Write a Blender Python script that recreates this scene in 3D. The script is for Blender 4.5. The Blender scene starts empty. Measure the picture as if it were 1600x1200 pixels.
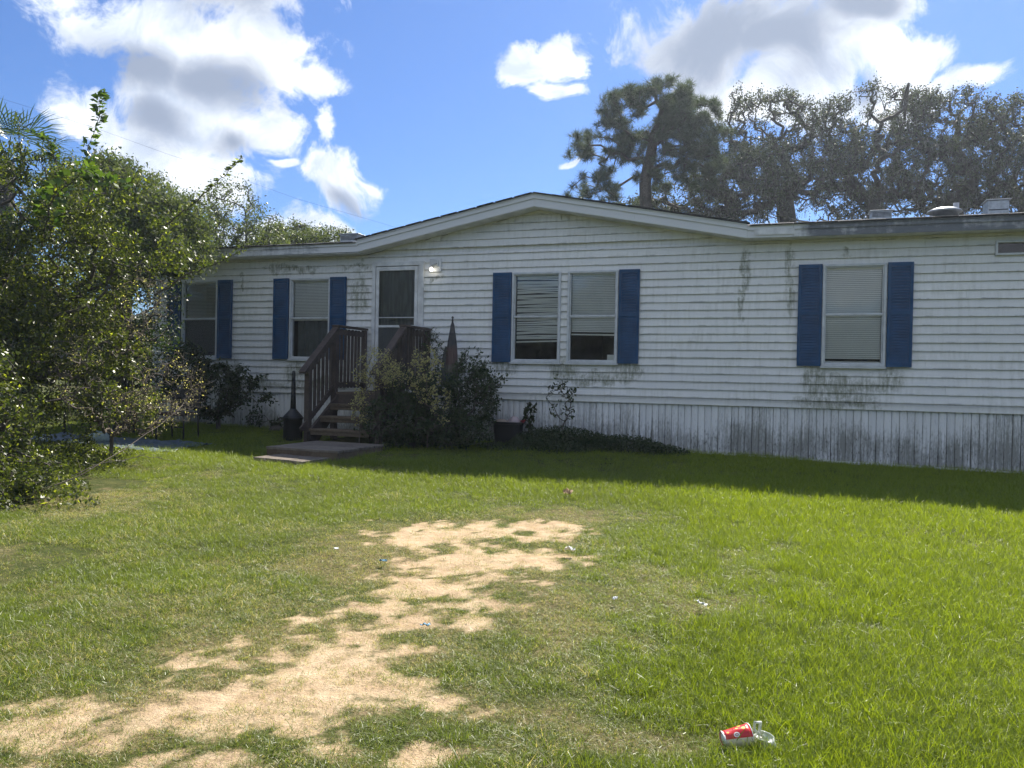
import bpy, bmesh, math, random
import numpy as np
from mathutils import Vector, Matrix
random.seed(7)
RNG = np.random.default_rng(11)
C = bpy.context.scene.collection
scn = bpy.context.scene
rad = math.radians

# ------------------------------------------------------------------ camera, sky, sun, exposure
YAW, PIT, ROL = rad(18.6895), rad(-0.5353), rad(1.1186)
f = Vector((-math.sin(YAW)*math.cos(PIT), math.cos(YAW)*math.cos(PIT), math.sin(PIT)))
r = Vector((math.cos(YAW), math.sin(YAW), 0)); u = r.cross(f)
r2 = math.cos(ROL)*r + math.sin(ROL)*u; u2 = -math.sin(ROL)*r + math.cos(ROL)*u
cam = bpy.data.cameras.new('camera'); co = bpy.data.objects.new('camera', cam); C.objects.link(co)
M = Matrix((r2, u2, -f)).transposed().to_4x4(); M.translation = Vector((0, -12.3655, 0))
co.matrix_world = M
cam.sensor_fit = 'HORIZONTAL'; cam.sensor_width = 36; cam.lens = 36*1200/1600
cam.clip_start = 0.05; cam.clip_end = 2000
scn.camera = co

SUN_DIR = Vector((0.10, 0.86, 1.0)).normalized()      # towards the sun, which stands behind the house
SUN_EL = math.asin(SUN_DIR.z); SUN_AZ = math.atan2(SUN_DIR.x, SUN_DIR.y)
sl = bpy.data.lights.new('sun', 'SUN'); sl.energy = 5.0; sl.angle = rad(0.5); sl.color = (1, .94, .84)
so = bpy.data.objects.new('sun', sl); C.objects.link(so)
so.rotation_euler = (-SUN_DIR).to_track_quat('-Z', 'Y').to_euler(); so.location = (3, 20, 25)
scn.view_settings.view_transform = 'Standard'; scn.view_settings.look = 'None'
scn.view_settings.exposure = 1.08; scn.view_settings.gamma = 1.0
SKY_STRENGTH = 0.10

CL = [(-44.4,21.9,5.5,2.9),(-41.6,18.2,6.6,4.3),(-37.5,21.9,5.2,3.1),(-34.2,21.1,2.7,1.7),(-47.7,15.8,2.8,1.9),(-43.5,14.7,5.4,2.6),(-39.5,16.4,4.6,3.2),(-40.3,13.2,4.2,2.2),(-48.1,20.8,2.1,2.2),(-32.5,18.1,0.9,1.7,.2),(-31.3,13.8,3.2,2.2),(-28.9,14.1,1.4,0.5),(-35.4,14.6,0.9,0.4),(-33.6,9.3,4.6,2.0,.35),(-28.3,10.4,0.9,0.3),(-17.6,21.9,2.8,1.8),(-15.1,22.7,1.4,1.8),(-15.9,20.5,1.4,0.9,.2),(-15.2,15.0,0.6,0.3),(-3.0,22.8,8.6,4.4),(3.4,21.4,6.4,3.6),(-8.4,23.1,2.1,2.4),(2.7,19.3,8.0,2.6),(8.5,21.0,2.7,1.7),(11.5,19.0,2.7,1.0),(5.8,23.8,3.6,1.8),(-1.5,18.9,5.3,1.6),(8.6,18.0,4.0,1.3)]
CL += [(-42,27,9,5),(1,29,9,5),(35,18,10,5),(60,30,14,7),(95,20,16,6),(130,35,15,9),(165,18,14,6),(-160,28,16,8),(-125,20,15,7),(-90,32,14,8),(-70,14,9,4),(30,50,14,9),(150,62,20,10),(-60,55,16,10),(180,40,22,10),(-170,62,20,9),(150,25,14,7),(-140,45,18,9),(110,50,16,9),(-105,58,12,8),(-150,12,14,4),(172,8,14,3)]  # out-of-view clouds; extra ones behind the camera added to brighten the facade
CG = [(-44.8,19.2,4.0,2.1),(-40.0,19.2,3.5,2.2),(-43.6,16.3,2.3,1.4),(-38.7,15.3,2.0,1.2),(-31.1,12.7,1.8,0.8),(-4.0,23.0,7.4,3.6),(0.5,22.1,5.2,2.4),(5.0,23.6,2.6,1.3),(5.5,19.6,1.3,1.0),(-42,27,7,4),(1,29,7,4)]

world = bpy.data.worlds.new('World'); scn.world = world; world.use_nodes = True
wt = world.node_tree; wt.nodes.clear()
def wn(t, **k):
    n = wt.nodes.new(t)
    for a, b in k.items(): setattr(n, a, b)
    return n
def wm(op, a, b=None, c=None):
    n = wn('ShaderNodeMath', operation=op)
    for i, v in enumerate((a, b, c)):
        if v is None: continue
        if isinstance(v, (int, float)): n.inputs[i].default_value = v
        else: wt.links.new(v, n.inputs[i])
    return n.outputs[0]
sky = wn('ShaderNodeTexSky', sky_type='NISHITA', sun_disc=False); sky.sun_elevation = SUN_EL; sky.sun_rotation = SUN_AZ
sky.air_density = 1.0; sky.dust_density = 0.35; sky.ozone_density = 2.2
tc = wn('ShaderNodeTexCoord')
def wnoise(scale, detail, rough, vec, dist=0):
    n = wn('ShaderNodeTexNoise'); n.inputs['Scale'].default_value = scale; n.inputs['Detail'].default_value = detail
    n.inputs['Roughness'].default_value = rough; n.inputs['Distortion'].default_value = dist
    wt.links.new(vec, n.inputs['Vector']); return n
d0 = tc.outputs['Generated']
wrp = wnoise(7, 2.5, .5, d0)
sub = wn('ShaderNodeVectorMath', operation='SUBTRACT'); wt.links.new(wrp.outputs['Color'], sub.inputs[0]); sub.inputs[1].default_value = (.5, .5, .5)
mad = wn('ShaderNodeVectorMath', operation='MULTIPLY_ADD'); wt.links.new(sub.outputs[0], mad.inputs[0]); mad.inputs[1].default_value = (.11, .11, .11); wt.links.new(d0, mad.inputs[2])
dv = mad.outputs[0]
def union(blobs, vec):
    out = None
    for az, el, sx, sy, *wt_ in blobs:
        a, e = rad(az), rad(el)
        c = Vector((math.sin(a)*math.cos(e), math.cos(a)*math.cos(e), math.sin(e)))
        R = Vector((math.cos(a), -math.sin(a), 0)); U = R.cross(c); U = U if U.z > 0 else -U
        cx = wn('ShaderNodeCombineXYZ')
        for k, (ax, s) in enumerate(((R, sx), (U, sy), (c, 40))):
            dt = wn('ShaderNodeVectorMath', operation='DOT_PRODUCT'); wt.links.new(vec, dt.inputs[0]); dt.inputs[1].default_value = tuple(ax/math.sin(rad(s)))
            o = dt.outputs['Value']
            if k == 2: o = wm('SUBTRACT', o, 1/math.sin(rad(s)))
            wt.links.new(o, cx.inputs[k])
        ln = wn('ShaderNodeVectorMath', operation='LENGTH'); wt.links.new(cx.outputs[0], ln.inputs[0])
        m = wm('SUBTRACT', 1.0, ln.outputs['Value'])
        if sx < 2.5: m = wm('MULTIPLY', m, .75)
        if wt_: m = wm('ADD', m, wt_[0])
        out = m if out is None else wm('SMOOTH_MAX', out, m, .12)
    return out
fb = wnoise(10, 13, .68, dv, .25); fb2 = wnoise(4.5, 8, .55, d0, .2)
rg = wnoise(6.5, 7, .55, dv, 0); rg2 = wnoise(17, 7, .55, dv, 0)
bil = wm('ADD', wm('ABSOLUTE', wm('SUBTRACT', rg.outputs['Fac'], .5)), wm('MULTIPLY', wm('ABSOLUTE', wm('SUBTRACT', rg2.outputs['Fac'], .5)), .6))   # billows
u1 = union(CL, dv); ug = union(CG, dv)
den = wm('ADD', u1, wm('MULTIPLY', wm('SUBTRACT', fb.outputs['Fac'], .505), 2.3))
den = wm('ADD', den, wm('MULTIPLY', wm('SUBTRACT', bil, .08), 1.2))
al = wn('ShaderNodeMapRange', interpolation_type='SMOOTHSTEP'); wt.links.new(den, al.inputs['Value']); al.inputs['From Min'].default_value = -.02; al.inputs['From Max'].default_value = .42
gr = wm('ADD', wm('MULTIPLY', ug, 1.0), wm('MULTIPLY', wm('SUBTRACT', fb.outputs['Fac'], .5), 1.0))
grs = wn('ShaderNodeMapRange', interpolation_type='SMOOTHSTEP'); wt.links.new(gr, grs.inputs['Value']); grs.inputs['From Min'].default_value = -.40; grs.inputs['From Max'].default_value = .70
det = wnoise(13, 12, .62, dv, .5)
dm = wn('ShaderNodeMapRange'); wt.links.new(det.outputs['Fac'], dm.inputs['Value']); dm.inputs['From Min'].default_value = .38; dm.inputs['From Max'].default_value = .66
wht = wn('ShaderNodeMix', data_type='RGBA'); wt.links.new(dm.outputs[0], wht.inputs['Factor'])
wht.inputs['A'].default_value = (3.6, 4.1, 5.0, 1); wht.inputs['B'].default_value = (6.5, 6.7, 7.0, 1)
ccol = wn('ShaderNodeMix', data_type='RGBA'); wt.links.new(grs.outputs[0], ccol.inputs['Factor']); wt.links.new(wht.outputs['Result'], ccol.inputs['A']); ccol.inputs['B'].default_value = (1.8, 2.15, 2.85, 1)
skc = wn('ShaderNodeMix', data_type='RGBA', blend_type='MULTIPLY'); skc.inputs['Factor'].default_value = 1.0
wt.links.new(sky.outputs[0], skc.inputs['A']); skc.inputs['B'].default_value = (.335, .465, .680, 1)
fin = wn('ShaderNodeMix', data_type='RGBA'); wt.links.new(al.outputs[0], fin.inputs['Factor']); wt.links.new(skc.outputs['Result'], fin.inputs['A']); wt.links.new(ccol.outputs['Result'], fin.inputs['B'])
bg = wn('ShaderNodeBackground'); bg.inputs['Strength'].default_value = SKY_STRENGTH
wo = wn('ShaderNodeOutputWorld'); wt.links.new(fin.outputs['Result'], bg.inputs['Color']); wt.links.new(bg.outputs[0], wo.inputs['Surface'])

# ------------------------------------------------------------------ helpers
def tag(o, label=None, cat=None, group=None, kind=None):
    if label: o['label'] = label
    if cat: o['category'] = cat
    if group: o['group'] = group
    if kind: o['kind'] = kind
    return o
def empty(name, loc=(0, 0, 0), rz=0, **k):
    o = bpy.data.objects.new(name, None); C.objects.link(o); o.location = loc; o.rotation_euler = (0, 0, rz)
    o.empty_display_size = .2
    return tag(o, **k)
def link(name, me, mats, parent=None, loc=(0, 0, 0), smooth=False, **k):
    o = bpy.data.objects.new(name, me); C.objects.link(o); o.location = loc
    if not isinstance(mats, (list, tuple)): mats = [mats]
    if not me.materials:
        for m in mats: me.materials.append(m)
    if parent: o.parent = parent
    if smooth: me.polygons.foreach_set('use_smooth', [True]*len(me.polygons))
    return tag(o, **k)
class MB:
    def __init__(s): s.v = []; s.f = []
    def add(s, v, f):
        n = len(s.v); s.v += [tuple(p) for p in v]; s.f += [tuple(i+n for i in q) for q in f]; return s
    def box(s, x0, x1, y0, y1, z0, z1, T=None):
        v = [Vector(p) for p in ((x0,y0,z0),(x1,y0,z0),(x1,y1,z0),(x0,y1,z0),(x0,y0,z1),(x1,y0,z1),(x1,y1,z1),(x0,y1,z1))]
        if T: v = [T @ p for p in v]
        return s.add(v, [(0,3,2,1),(4,5,6,7),(0,1,5,4),(1,2,6,5),(2,3,7,6),(3,0,4,7)])
    def bar(s, p, q, w, h, up=(0,0,1)):
        p, q = Vector(p), Vector(q); d = (q-p).normalized(); sd = d.cross(Vector(up)).normalized(); uu = sd.cross(d)
        a = sd*w/2; b = uu*h/2
        v = [p-a-b, p+a-b, p+a+b, p-a+b, q-a-b, q+a-b, q+a+b, q-a+b]
        return s.add(v, [(0,1,2,3),(7,6,5,4),(0,4,5,1),(1,5,6,2),(2,6,7,3),(3,7,4,0)])
    def tube(s, pts, rs, n=8, cap=True):
        pts = [Vector(p) for p in pts]; rs = rs if hasattr(rs, '__len__') else [rs]*len(pts); rings = []
        for i, p in enumerate(pts):
            d = (pts[min(i+1, len(pts)-1)]-pts[max(i-1, 0)]).normalized()
            ref = Vector((0,0,1)) if abs(d.z) < .9 else Vector((1,0,0)); a = d.cross(ref).normalized(); b = d.cross(a)
            rings.append([p+(a*math.cos(t)+b*math.sin(t))*rs[i] for t in [2*math.pi*k/n for k in range(n)]])
        v = [q for ri in rings for q in ri]; fs = []
        for i in range(len(pts)-1):
            for k in range(n): fs.append((i*n+k, i*n+(k+1)%n, (i+1)*n+(k+1)%n, (i+1)*n+k))
        if cap: fs += [tuple(range(n))[::-1], tuple((len(pts)-1)*n+k for k in range(n))]
        return s.add(v, fs)
    def lathe(s, prof, n=24, T=None, cap=True):
        v = []; fs = []
        for (rr, z) in prof:
            for k in range(n):
                t = 2*math.pi*k/n; p = Vector((rr*math.cos(t), rr*math.sin(t), z)); v.append(T @ p if T else p)
        for i in range(len(prof)-1):
            for k in range(n): fs.append((i*n+k, i*n+(k+1)%n, (i+1)*n+(k+1)%n, (i+1)*n+k))
        if cap: fs += [tuple(range(n))[::-1], tuple((len(prof)-1)*n+k for k in range(n))]
        return s.add(v, fs)
    def mesh(s, name='m'):
        me = bpy.data.meshes.new(name); me.from_pydata(s.v, [], s.f); me.update(); return me
    def build(s, name, mat, parent=None, loc=(0,0,0), smooth=False, bevel=0, **k):
        me = s.mesh(name)
        if bevel:
            bm = bmesh.new(); bm.from_mesh(me); bmesh.ops.bevel(bm, geom=bm.edges[:], offset=bevel, segments=1, affect='EDGES', clamp_overlap=True); bm.to_mesh(me); bm.free()
        return link(name, me, mat, parent, loc, smooth, **k)
def npmesh(name, V, F, tint=None):
    """V (n,3), F (m,3|4) -> mesh; tint = float per vertex"""
    me = bpy.data.meshes.new(name); V = np.asarray(V, np.float32); F = np.asarray(F, np.int32)
    me.vertices.add(len(V)); me.vertices.foreach_set('co', V.ravel())
    k = F.shape[1]; me.loops.add(F.size); me.loops.foreach_set('vertex_index', F.ravel())
    me.polygons.add(len(F)); me.polygons.foreach_set('loop_start', np.arange(0, F.size, k, dtype=np.int32))
    try: me.polygons.foreach_set('loop_total', np.full(len(F), k, np.int32))
    except Exception: pass
    if tint is not None:
        a = me.attributes.new('tint', 'FLOAT', 'POINT'); a.data.foreach_set('value', np.asarray(tint, np.float32))
    me.update(calc_edges=True); return me

# materials ----------------------------------------------------------------------------------
class Mat:
    def __init__(s, name):
        s.m = bpy.data.materials.new(name); s.m.use_nodes = True; s.t = s.m.node_tree; s.t.nodes.clear()
        s.out = s.n('ShaderNodeOutputMaterial')
    def n(s, t, **k):
        x = s.t.nodes.new(t)
        for a, b in k.items(): setattr(x, a, b)
        return x
    def l(s, a, b): s.t.links.new(a, b); return s
    def val(s, inp, v):
        if hasattr(v, 'is_output'): s.l(v, inp)
        else: inp.default_value = v
    def math(s, op, a, b=0.0, clamp=False):
        x = s.n('ShaderNodeMath', operation=op, use_clamp=clamp); s.val(x.inputs[0], a); s.val(x.inputs[1], b); return x.outputs[0]
    def pos(s, scale=(1,1,1)):
        g = s.n('ShaderNodeNewGeometry'); mp = s.n('ShaderNodeMapping'); mp.inputs['Scale'].default_value = scale
        s.l(g.outputs['Position'], mp.inputs['Vector']); return mp.outputs[0]
    def obj(s, scale=(1,1,1)):
        g = s.n('ShaderNodeTexCoord'); mp = s.n('ShaderNodeMapping'); mp.inputs['Scale'].default_value = scale
        s.l(g.outputs['Object'], mp.inputs['Vector']); return mp.outputs[0]
    def noise(s, vec, scale, detail=5, rough=.55, dist=0):
        x = s.n('ShaderNodeTexNoise'); x.inputs['Scale'].default_value = scale; x.inputs['Detail'].default_value = detail
        x.inputs['Roughness'].default_value = rough; x.inputs['Distortion'].default_value = dist; s.l(vec, x.inputs['Vector']); return x.outputs['Fac']
    def ramp(s, v, a, b, lo=0, hi=1):
        x = s.n('ShaderNodeMapRange', interpolation_type='SMOOTHSTEP'); s.val(x.inputs['Value'], v)
        for nme, q in (('From Min', a), ('From Max', b), ('To Min', lo), ('To Max', hi)): s.val(x.inputs[nme], q)
        return x.outputs[0]
    def mix(s, fac, a, b, blend='MIX'):
        x = s.n('ShaderNodeMix', data_type='RGBA', blend_type=blend); s.val(x.inputs['Factor'], fac)
        for k, c in (('A', a), ('B', b)):
            if hasattr(c, 'is_output'): s.l(c, x.inputs[k])
            else: x.inputs[k].default_value = (*c, 1)
        return x.outputs['Result']
    def rnd(s): return s.n('ShaderNodeObjectInfo').outputs['Random']
    def attr(s, name, typ='GEOMETRY'):
        a = s.n('ShaderNodeAttribute', attribute_name=name, attribute_type=typ); return a
    def bump(s, h, strength=.3, dist=.01):
        b = s.n('ShaderNodeBump'); b.inputs['Strength'].default_value = strength; b.inputs['Distance'].default_value = dist; s.l(h, b.inputs['Height']); return b.outputs[0]
    def pbr(s, col, rough=.6, normal=None, metal=0, spec=.5):
        p = s.n('ShaderNodeBsdfPrincipled')
        if hasattr(col, 'is_output'): s.l(col, p.inputs['Base Color'])
        else: p.inputs['Base Color'].default_value = (*col, 1)
        s.val(p.inputs['Roughness'], rough); p.inputs['Metallic'].default_value = metal; p.inputs['Specular IOR Level'].default_value = spec
        if normal: s.l(normal, p.inputs['Normal'])
        s.l(p.outputs[0], s.out.inputs[0]); return s.m
def simple(name, col, rough=.6, metal=0, var=.25, scale=8, spec=.5):
    m = Mat(name); n = m.noise(m.pos(), scale, 6); c = m.mix(m.ramp(n, .3, .7), tuple(x*(1-var) for x in col), tuple(min(1, x*(1+var*.4)) for x in col))
    return m.pbr(c, rough, m.bump(n, .15, .005), metal, spec)
def leafmat(name, ca, cb, trans=.45, gloss=.35, cc=None):
    """ca..cb by per-leaf tint; real diffuse + translucent + a waxy coat"""
    m = Mat(name); t = m.attr('tint').outputs['Fac']; c = m.mix(t, ca, cb)
    if cc: c = m.mix(m.ramp(t, .93, .97), c, cc)
    d = m.n('ShaderNodeBsdfDiffuse'); m.l(c, d.inputs['Color'])
    tr = m.n('ShaderNodeBsdfTranslucent'); m.l(m.mix(1.0, c, (1.5, 1.6, .55), 'MULTIPLY'), tr.inputs['Color'])
    x = m.n('ShaderNodeMixShader'); x.inputs[0].default_value = trans; m.l(d.outputs[0], x.inputs[1]); m.l(tr.outputs[0], x.inputs[2])
    g = m.n('ShaderNodeBsdfGlossy'); g.inputs['Roughness'].default_value = .38; g.inputs['Color'].default_value = (1, 1, .95, 1)
    fr = m.n('ShaderNodeFresnel'); fr.inputs['IOR'].default_value = 1.45
    y = m.n('ShaderNodeMixShader'); m.l(m.math('MINIMUM', m.math('MULTIPLY', fr.outputs[0], gloss), .045), y.inputs[0]); m.l(x.outputs[0], y.inputs[1]); m.l(g.outputs[0], y.inputs[2])
    m.l(y.outputs[0], m.out.inputs[0]); return m.m

def blobs_mask(m, P, lst):
    """stain shapes on the wall: list of (x, z, rx, rz)"""
    out = None
    sep = m.n('ShaderNodeSeparateXYZ'); m.l(P, sep.inputs[0])
    for x, z, rx, rz in lst:
        a = m.math('POWER', m.math('ABSOLUTE', m.math('MULTIPLY', m.math('SUBTRACT', sep.outputs[0], x), 1/rx)), 2)
        b = m.math('POWER', m.math('ABSOLUTE', m.math('MULTIPLY', m.math('SUBTRACT', sep.outputs[2], z), 1/rz)), 2)
        q = m.math('SUBTRACT', 1.0, m.math('ADD', a, b), True)
        out = q if out is None else m.math('MAXIMUM', out, q)
    return out, sep
def mat_siding():
    m = Mat('vinyl_siding'); P = m.pos()
    n1 = m.noise(m.pos((.5, 1, 3.0)), 2.2, 7, .65); n2 = m.noise(m.pos((6, 1, .9)), 2.5, 6, .6); n3 = m.noise(m.pos((1, 1, 1)), 22, 5, .7)
    col = m.mix(m.ramp(n1, .35, .7), (.70, .70, .68), (.80, .795, .765))
    col = m.mix(m.math('MULTIPLY', m.rnd(), .25), col, (.54, .55, .55))
    dirt = m.ramp(m.math('ADD', m.math('MULTIPLY', n1, .6), m.math('MULTIPLY', n2, .5)), .50, .78)
    col = m.mix(m.math('MULTIPLY', dirt, .55), col, (.40, .40, .33))
    nd = m.n('ShaderNodeTexNoise'); nd.inputs['Scale'].default_value = 3.5; nd.inputs['Detail'].default_value = 4; m.l(P, nd.inputs['Vector']); va = m.n('ShaderNodeVectorMath', operation='SUBTRACT'); m.l(nd.outputs['Color'], va.inputs[0]); va.inputs[1].default_value = (.5, .5, .5)
    vb = m.n('ShaderNodeVectorMath', operation='MULTIPLY_ADD'); m.l(va.outputs[0], vb.inputs[0]); vb.inputs[1].default_value = (.28, 0, .5); m.l(P, vb.inputs[2])
    st, _s = blobs_mask(m, vb.outputs[0], [(-.42,1.75,.10,.42),(-.46,1.3,.07,.5),(.2,1.85,.10,.3),(.22,1.3,.1,.5),(.62,.0,.22,.42),(1.62,.05,.22,.36),(1.1,-.05,.7,.22),(.9,-.3,.8,.15),(-2.2,.12,.35,.24),(-3.3,.12,.35,.25),(-4.3,.18,.35,.16),(-2.8,-.02,.9,.15),(1.0,1.95,.06,.1),(-8.5,.0,.28,.30),(-7.6,.0,.28,.26),(-8.0,-.2,1.1,.16),(-9.9,.05,.2,.3),(-9.4,-.22,1.3,.14),(-10.6,.1,.3,.3),(-7.15,1.45,.24,.5),(-9.7,1.75,.05,.14),(-5.6,1.72,.2,.07),(-7.2,1.95,.4,.1),(-8.6,1.95,.8,.08)])
    sep = m.n('ShaderNodeSeparateXYZ'); m.l(P, sep.inputs[0]); ns = m.noise(m.pos((9, 1, 2.2)), 2.0, 7, .72); k = m.math('MULTIPLY', m.ramp(st, .0, .75), m.ramp(m.math('ADD', m.math('MULTIPLY', ns, .75), m.math('ADD', m.math('MULTIPLY', n3, .35), m.math('MULTIPLY', st, .12))), .50, .76))
    col = m.mix(m.math('MULTIPLY', k, .85), col, (.17, .18, .11))
    # patchy darker band along the bottom edge of each course
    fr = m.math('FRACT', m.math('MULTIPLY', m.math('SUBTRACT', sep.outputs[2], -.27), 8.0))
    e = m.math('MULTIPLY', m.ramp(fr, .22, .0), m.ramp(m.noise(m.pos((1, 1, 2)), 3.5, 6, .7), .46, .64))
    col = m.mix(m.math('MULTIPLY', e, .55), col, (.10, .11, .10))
    sp = m.ramp(n3, .70, .80); col = m.mix(m.math('MULTIPLY', sp, .3), col, (.2, .2, .18))
    return m.pbr(col, .48, m.bump(n3, .12, .003), spec=.35)
def mat_skirt():
    m = Mat('vinyl_skirting'); P = m.pos()
    n2 = m.noise(m.pos((13, 1, .7)), 2.2, 7, .65); n3 = m.noise(m.pos((1.6, 1, .5)), 28, 5, .7); nb = m.noise(m.pos((.9, 1, .5)), 1.9, 5)
    sep = m.n('ShaderNodeSeparateXYZ'); m.l(P, sep.inputs[0])
    col = m.mix(m.math('MULTIPLY', m.rnd(), .8), (.66, .665, .66), (.80, .80, .785))
    h = m.ramp(sep.outputs[2], -.40, -1.05)            # mildew climbs from the damp ground
    k = m.math('ADD', m.math('MULTIPLY', h, .27), m.math('ADD', m.math('MULTIPLY', n2, .72), m.math('MULTIPLY', nb, .80)))
    k = m.math('ADD', k, m.math('MULTIPLY', m.math('SUBTRACT', n3, .5), .5))
    k = m.math('ADD', k, m.math('MULTIPLY', m.ramp(sep.outputs[0], -2.5, 2.0), .03))
    col = m.mix(m.math('MULTIPLY', m.ramp(k, .78, 1.12), .82), col, (.17, .17, .145))
    col = m.mix(m.math('MULTIPLY', m.ramp(m.math('ADD', n3, m.math('MULTIPLY', h, .1)), .66, .74), .6), col, (.06, .06, .05))
    return m.pbr(col, .5, m.bump(n3, .15, .003), spec=.35)
def mat_wood(name, a, b, scale=(1, 1, 1)):
    m = Mat(name); n = m.noise(m.obj((scale[0]*3, scale[1]*3, scale[2]*3)), 6, 7, .65, .5); n2 = m.noise(m.pos(), 3, 4)
    c = m.mix(m.ramp(n, .3, .7), a, b); c = m.mix(m.math('MULTIPLY', m.ramp(n2, .45, .7), .5), c, tuple(x*.55 for x in a))
    c = m.mix(m.math('MULTIPLY', m.rnd(), .35), c, tuple(x*1.5 for x in b))
    return m.pbr(c, .8, m.bump(n, .5, .006), spec=.2)
SID = mat_siding(); SKI = mat_skirt()
TRIM = simple('trim_white_metal', (.66, .665, .66), .45, 0, .22, 6)
FRAME = simple('window_frame_aluminium', (.55, .57, .58), .4, 0, .15, 9)
def mat_fascia():
    m = Mat('weathered_fascia'); n = m.noise(m.pos((1, 1, 3)), 2.6, 7, .7, .4); n2 = m.noise(m.pos((5, 1, 1)), 3, 5); P = m.pos(); sep = m.n('ShaderNodeSeparateXYZ'); m.l(P, sep.inputs[0])
    w = m.math('MAXIMUM', m.ramp(sep.outputs[0], .1, .6), m.ramp(sep.outputs[0], -7.4, -8.2, 0, .62))
    k = m.math('ADD', m.math('MULTIPLY', w, .42), m.math('ADD', m.math('MULTIPLY', n, .7), m.math('MULTIPLY', n2, .25)))
    c = m.mix(m.ramp(k, .62, .92), (.64, .65, .66), (.14, .15, .17))
    return m.pbr(c, .6, m.bump(n, .2, .004), spec=.3)
FAS = mat_fascia()
SHUT = simple('blue_shutter_plastic', (.009, .060, .150), .5, 0, .25, 5, .25)
SHING = simple('roof_shingle', (.06, .062, .068), .9, 0, .4, 40)
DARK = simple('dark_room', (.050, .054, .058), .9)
BLIND = simple('blind_vinyl', (.82, .83, .79), .5, 0, .05, 3)
CURT = simple('curtain_grey', (.16, .18, .19), .8, 0, .2, 6)
WOODD = mat_wood('stained_deck_wood', (.045, .034, .030), (.090, .070, .060))
WOODG = mat_wood('weathered_grey_wood', (.105, .088, .072), (.20, .17, .14))
WOODO = mat_wood('old_tread_wood', (.085, .062, .045), (.15, .115, .08))
BLACKP = simple('black_plastic', (.012, .014, .016), .45, 0, .2, 6)
METALD = simple('dark_metal', (.034, .032, .033), .5, .3)
GALV = simple('galvanised_metal', (.45, .46, .46), .42, .6, .25, 12)
WHITEP = simple('white_paper', (.75, .76, .74), .6, 0, .05)
def mat_glass():
    m = Mat('window_glass'); t = m.n('ShaderNodeBsdfTransparent'); t.inputs[0].default_value = (.93, .95, .95, 1)
    g = m.n('ShaderNodeBsdfGlossy'); g.inputs['Roughness'].default_value = .04
    lw = m.n('ShaderNodeFresnel'); lw.inputs['IOR'].default_value = 1.5
    x = m.n('ShaderNodeMixShader'); m.l(m.math('MULTIPLY', lw.outputs[0], 1.3, True), x.inputs[0]); m.l(t.outputs[0], x.inputs[1]); m.l(g.outputs[0], x.inputs[2])
    m.l(x.outputs[0], m.out.inputs[0]); return m.m
GLASS = mat_glass()
def mat_screen():
    m = Mat('insect_screen'); t = m.n('ShaderNodeBsdfTransparent'); d = m.n('ShaderNodeBsdfDiffuse'); d.inputs[0].default_value = (.10, .11, .11, 1)
    x = m.n('ShaderNodeMixShader'); x.inputs[0].default_value = .5; m.l(t.outputs[0], x.inputs[1]); m.l(d.outputs[0], x.inputs[2]); m.l(x.outputs[0], m.out.inputs[0]); return m.m
SCREEN = mat_screen()
BARK = mat_wood('bark', (.045, .038, .032), (.11, .095, .082))
BARKG = mat_wood('grey_bark', (.045, .041, .036), (.11, .10, .088))

# ------------------------------------------------------------------ noise + ground functions
_P = np.random.default_rng(5).random((256, 256))
def vnoise(x, y):
    xi = np.floor(x).astype(int); yi = np.floor(y).astype(int); fx = x-xi; fy = y-yi; fx = fx*fx*(3-2*fx); fy = fy*fy*(3-2*fy)
    g = lambda a, b: _P[a & 255, b & 255]
    return (g(xi, yi)*(1-fx)+g(xi+1, yi)*fx)*(1-fy)+(g(xi, yi+1)*(1-fx)+g(xi+1, yi+1)*fx)*fy
def fbm(x, y, o=5, rough=.55):
    s = 0; a = 1; t = 0
    for i in range(o): s = s+a*vnoise(x*2**i+17.3*i, y*2**i+9.1*i); t += a; a *= rough
    return s/t
def gz(x, y):
    x = np.asarray(x, float); y = np.asarray(y, float)
    zw = np.interp(x, [-14, -9.3, -1.6, .9, 3.3, 6], [-1.04, -1.06, -1.136, -1.177, -1.212, -1.24])
    z = zw-0.03*np.maximum(0, -y)
    z = np.where(y < -14, zw-.42+.0*(y), z)
    return z+(fbm(x*.9, y*.9, 3)-.5)*.05+(fbm(x*5, y*5, 3)-.5)*.018
def gzs(x, y): return float(gz(x, y))
SAND = [(-2.75,-6.56,.4,.36),(-2.29,-6.19,.49,.33),(-1.74,-6.13,.33,.37),(-1.79,-7.01,.45,.35),(-2.15,-7.34,.36,.36),(-2.14,-7.97,.22,.29),(-2.05,-8.55,.25,.25),(-1.99,-8.88,.2,.19),(-1.69,-8.82,.16,.1),(-2.25,-9.17,.12,.08),(-1.85,-9.68,.21,.16),(-1.62,-9.8,.29,.2),(-2.0,-10.06,.35,.09),(-2.45,-10.13,.29,.1),(-2.38,-9.85,.18,.1),(-1.17,-9.32,.16,.08),(-1.23,-9.76,.19,.11),(-1.55,-8.36,.14,.14),(-2.44,-8.66,.11,.08),(-2.14,-9.51,.14,.07),(-1.55,-8.07,.11,.11),(-1.61,-9.3,.17,.08),(-1.41,-7.53,.13,.11),(-1.7,-10.3,.6,.35),(-2.3,-10.9,.7,.5),(-1.9,-12.2,.8,.9),(-2.0,-7.75,.42,.5),(-2.1,-8.3,.36,.45),(-2.12,-9.05,.34,.45),(-1.95,-9.5,.5,.34),(-2.5,-10.0,.6,.2)]
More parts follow.
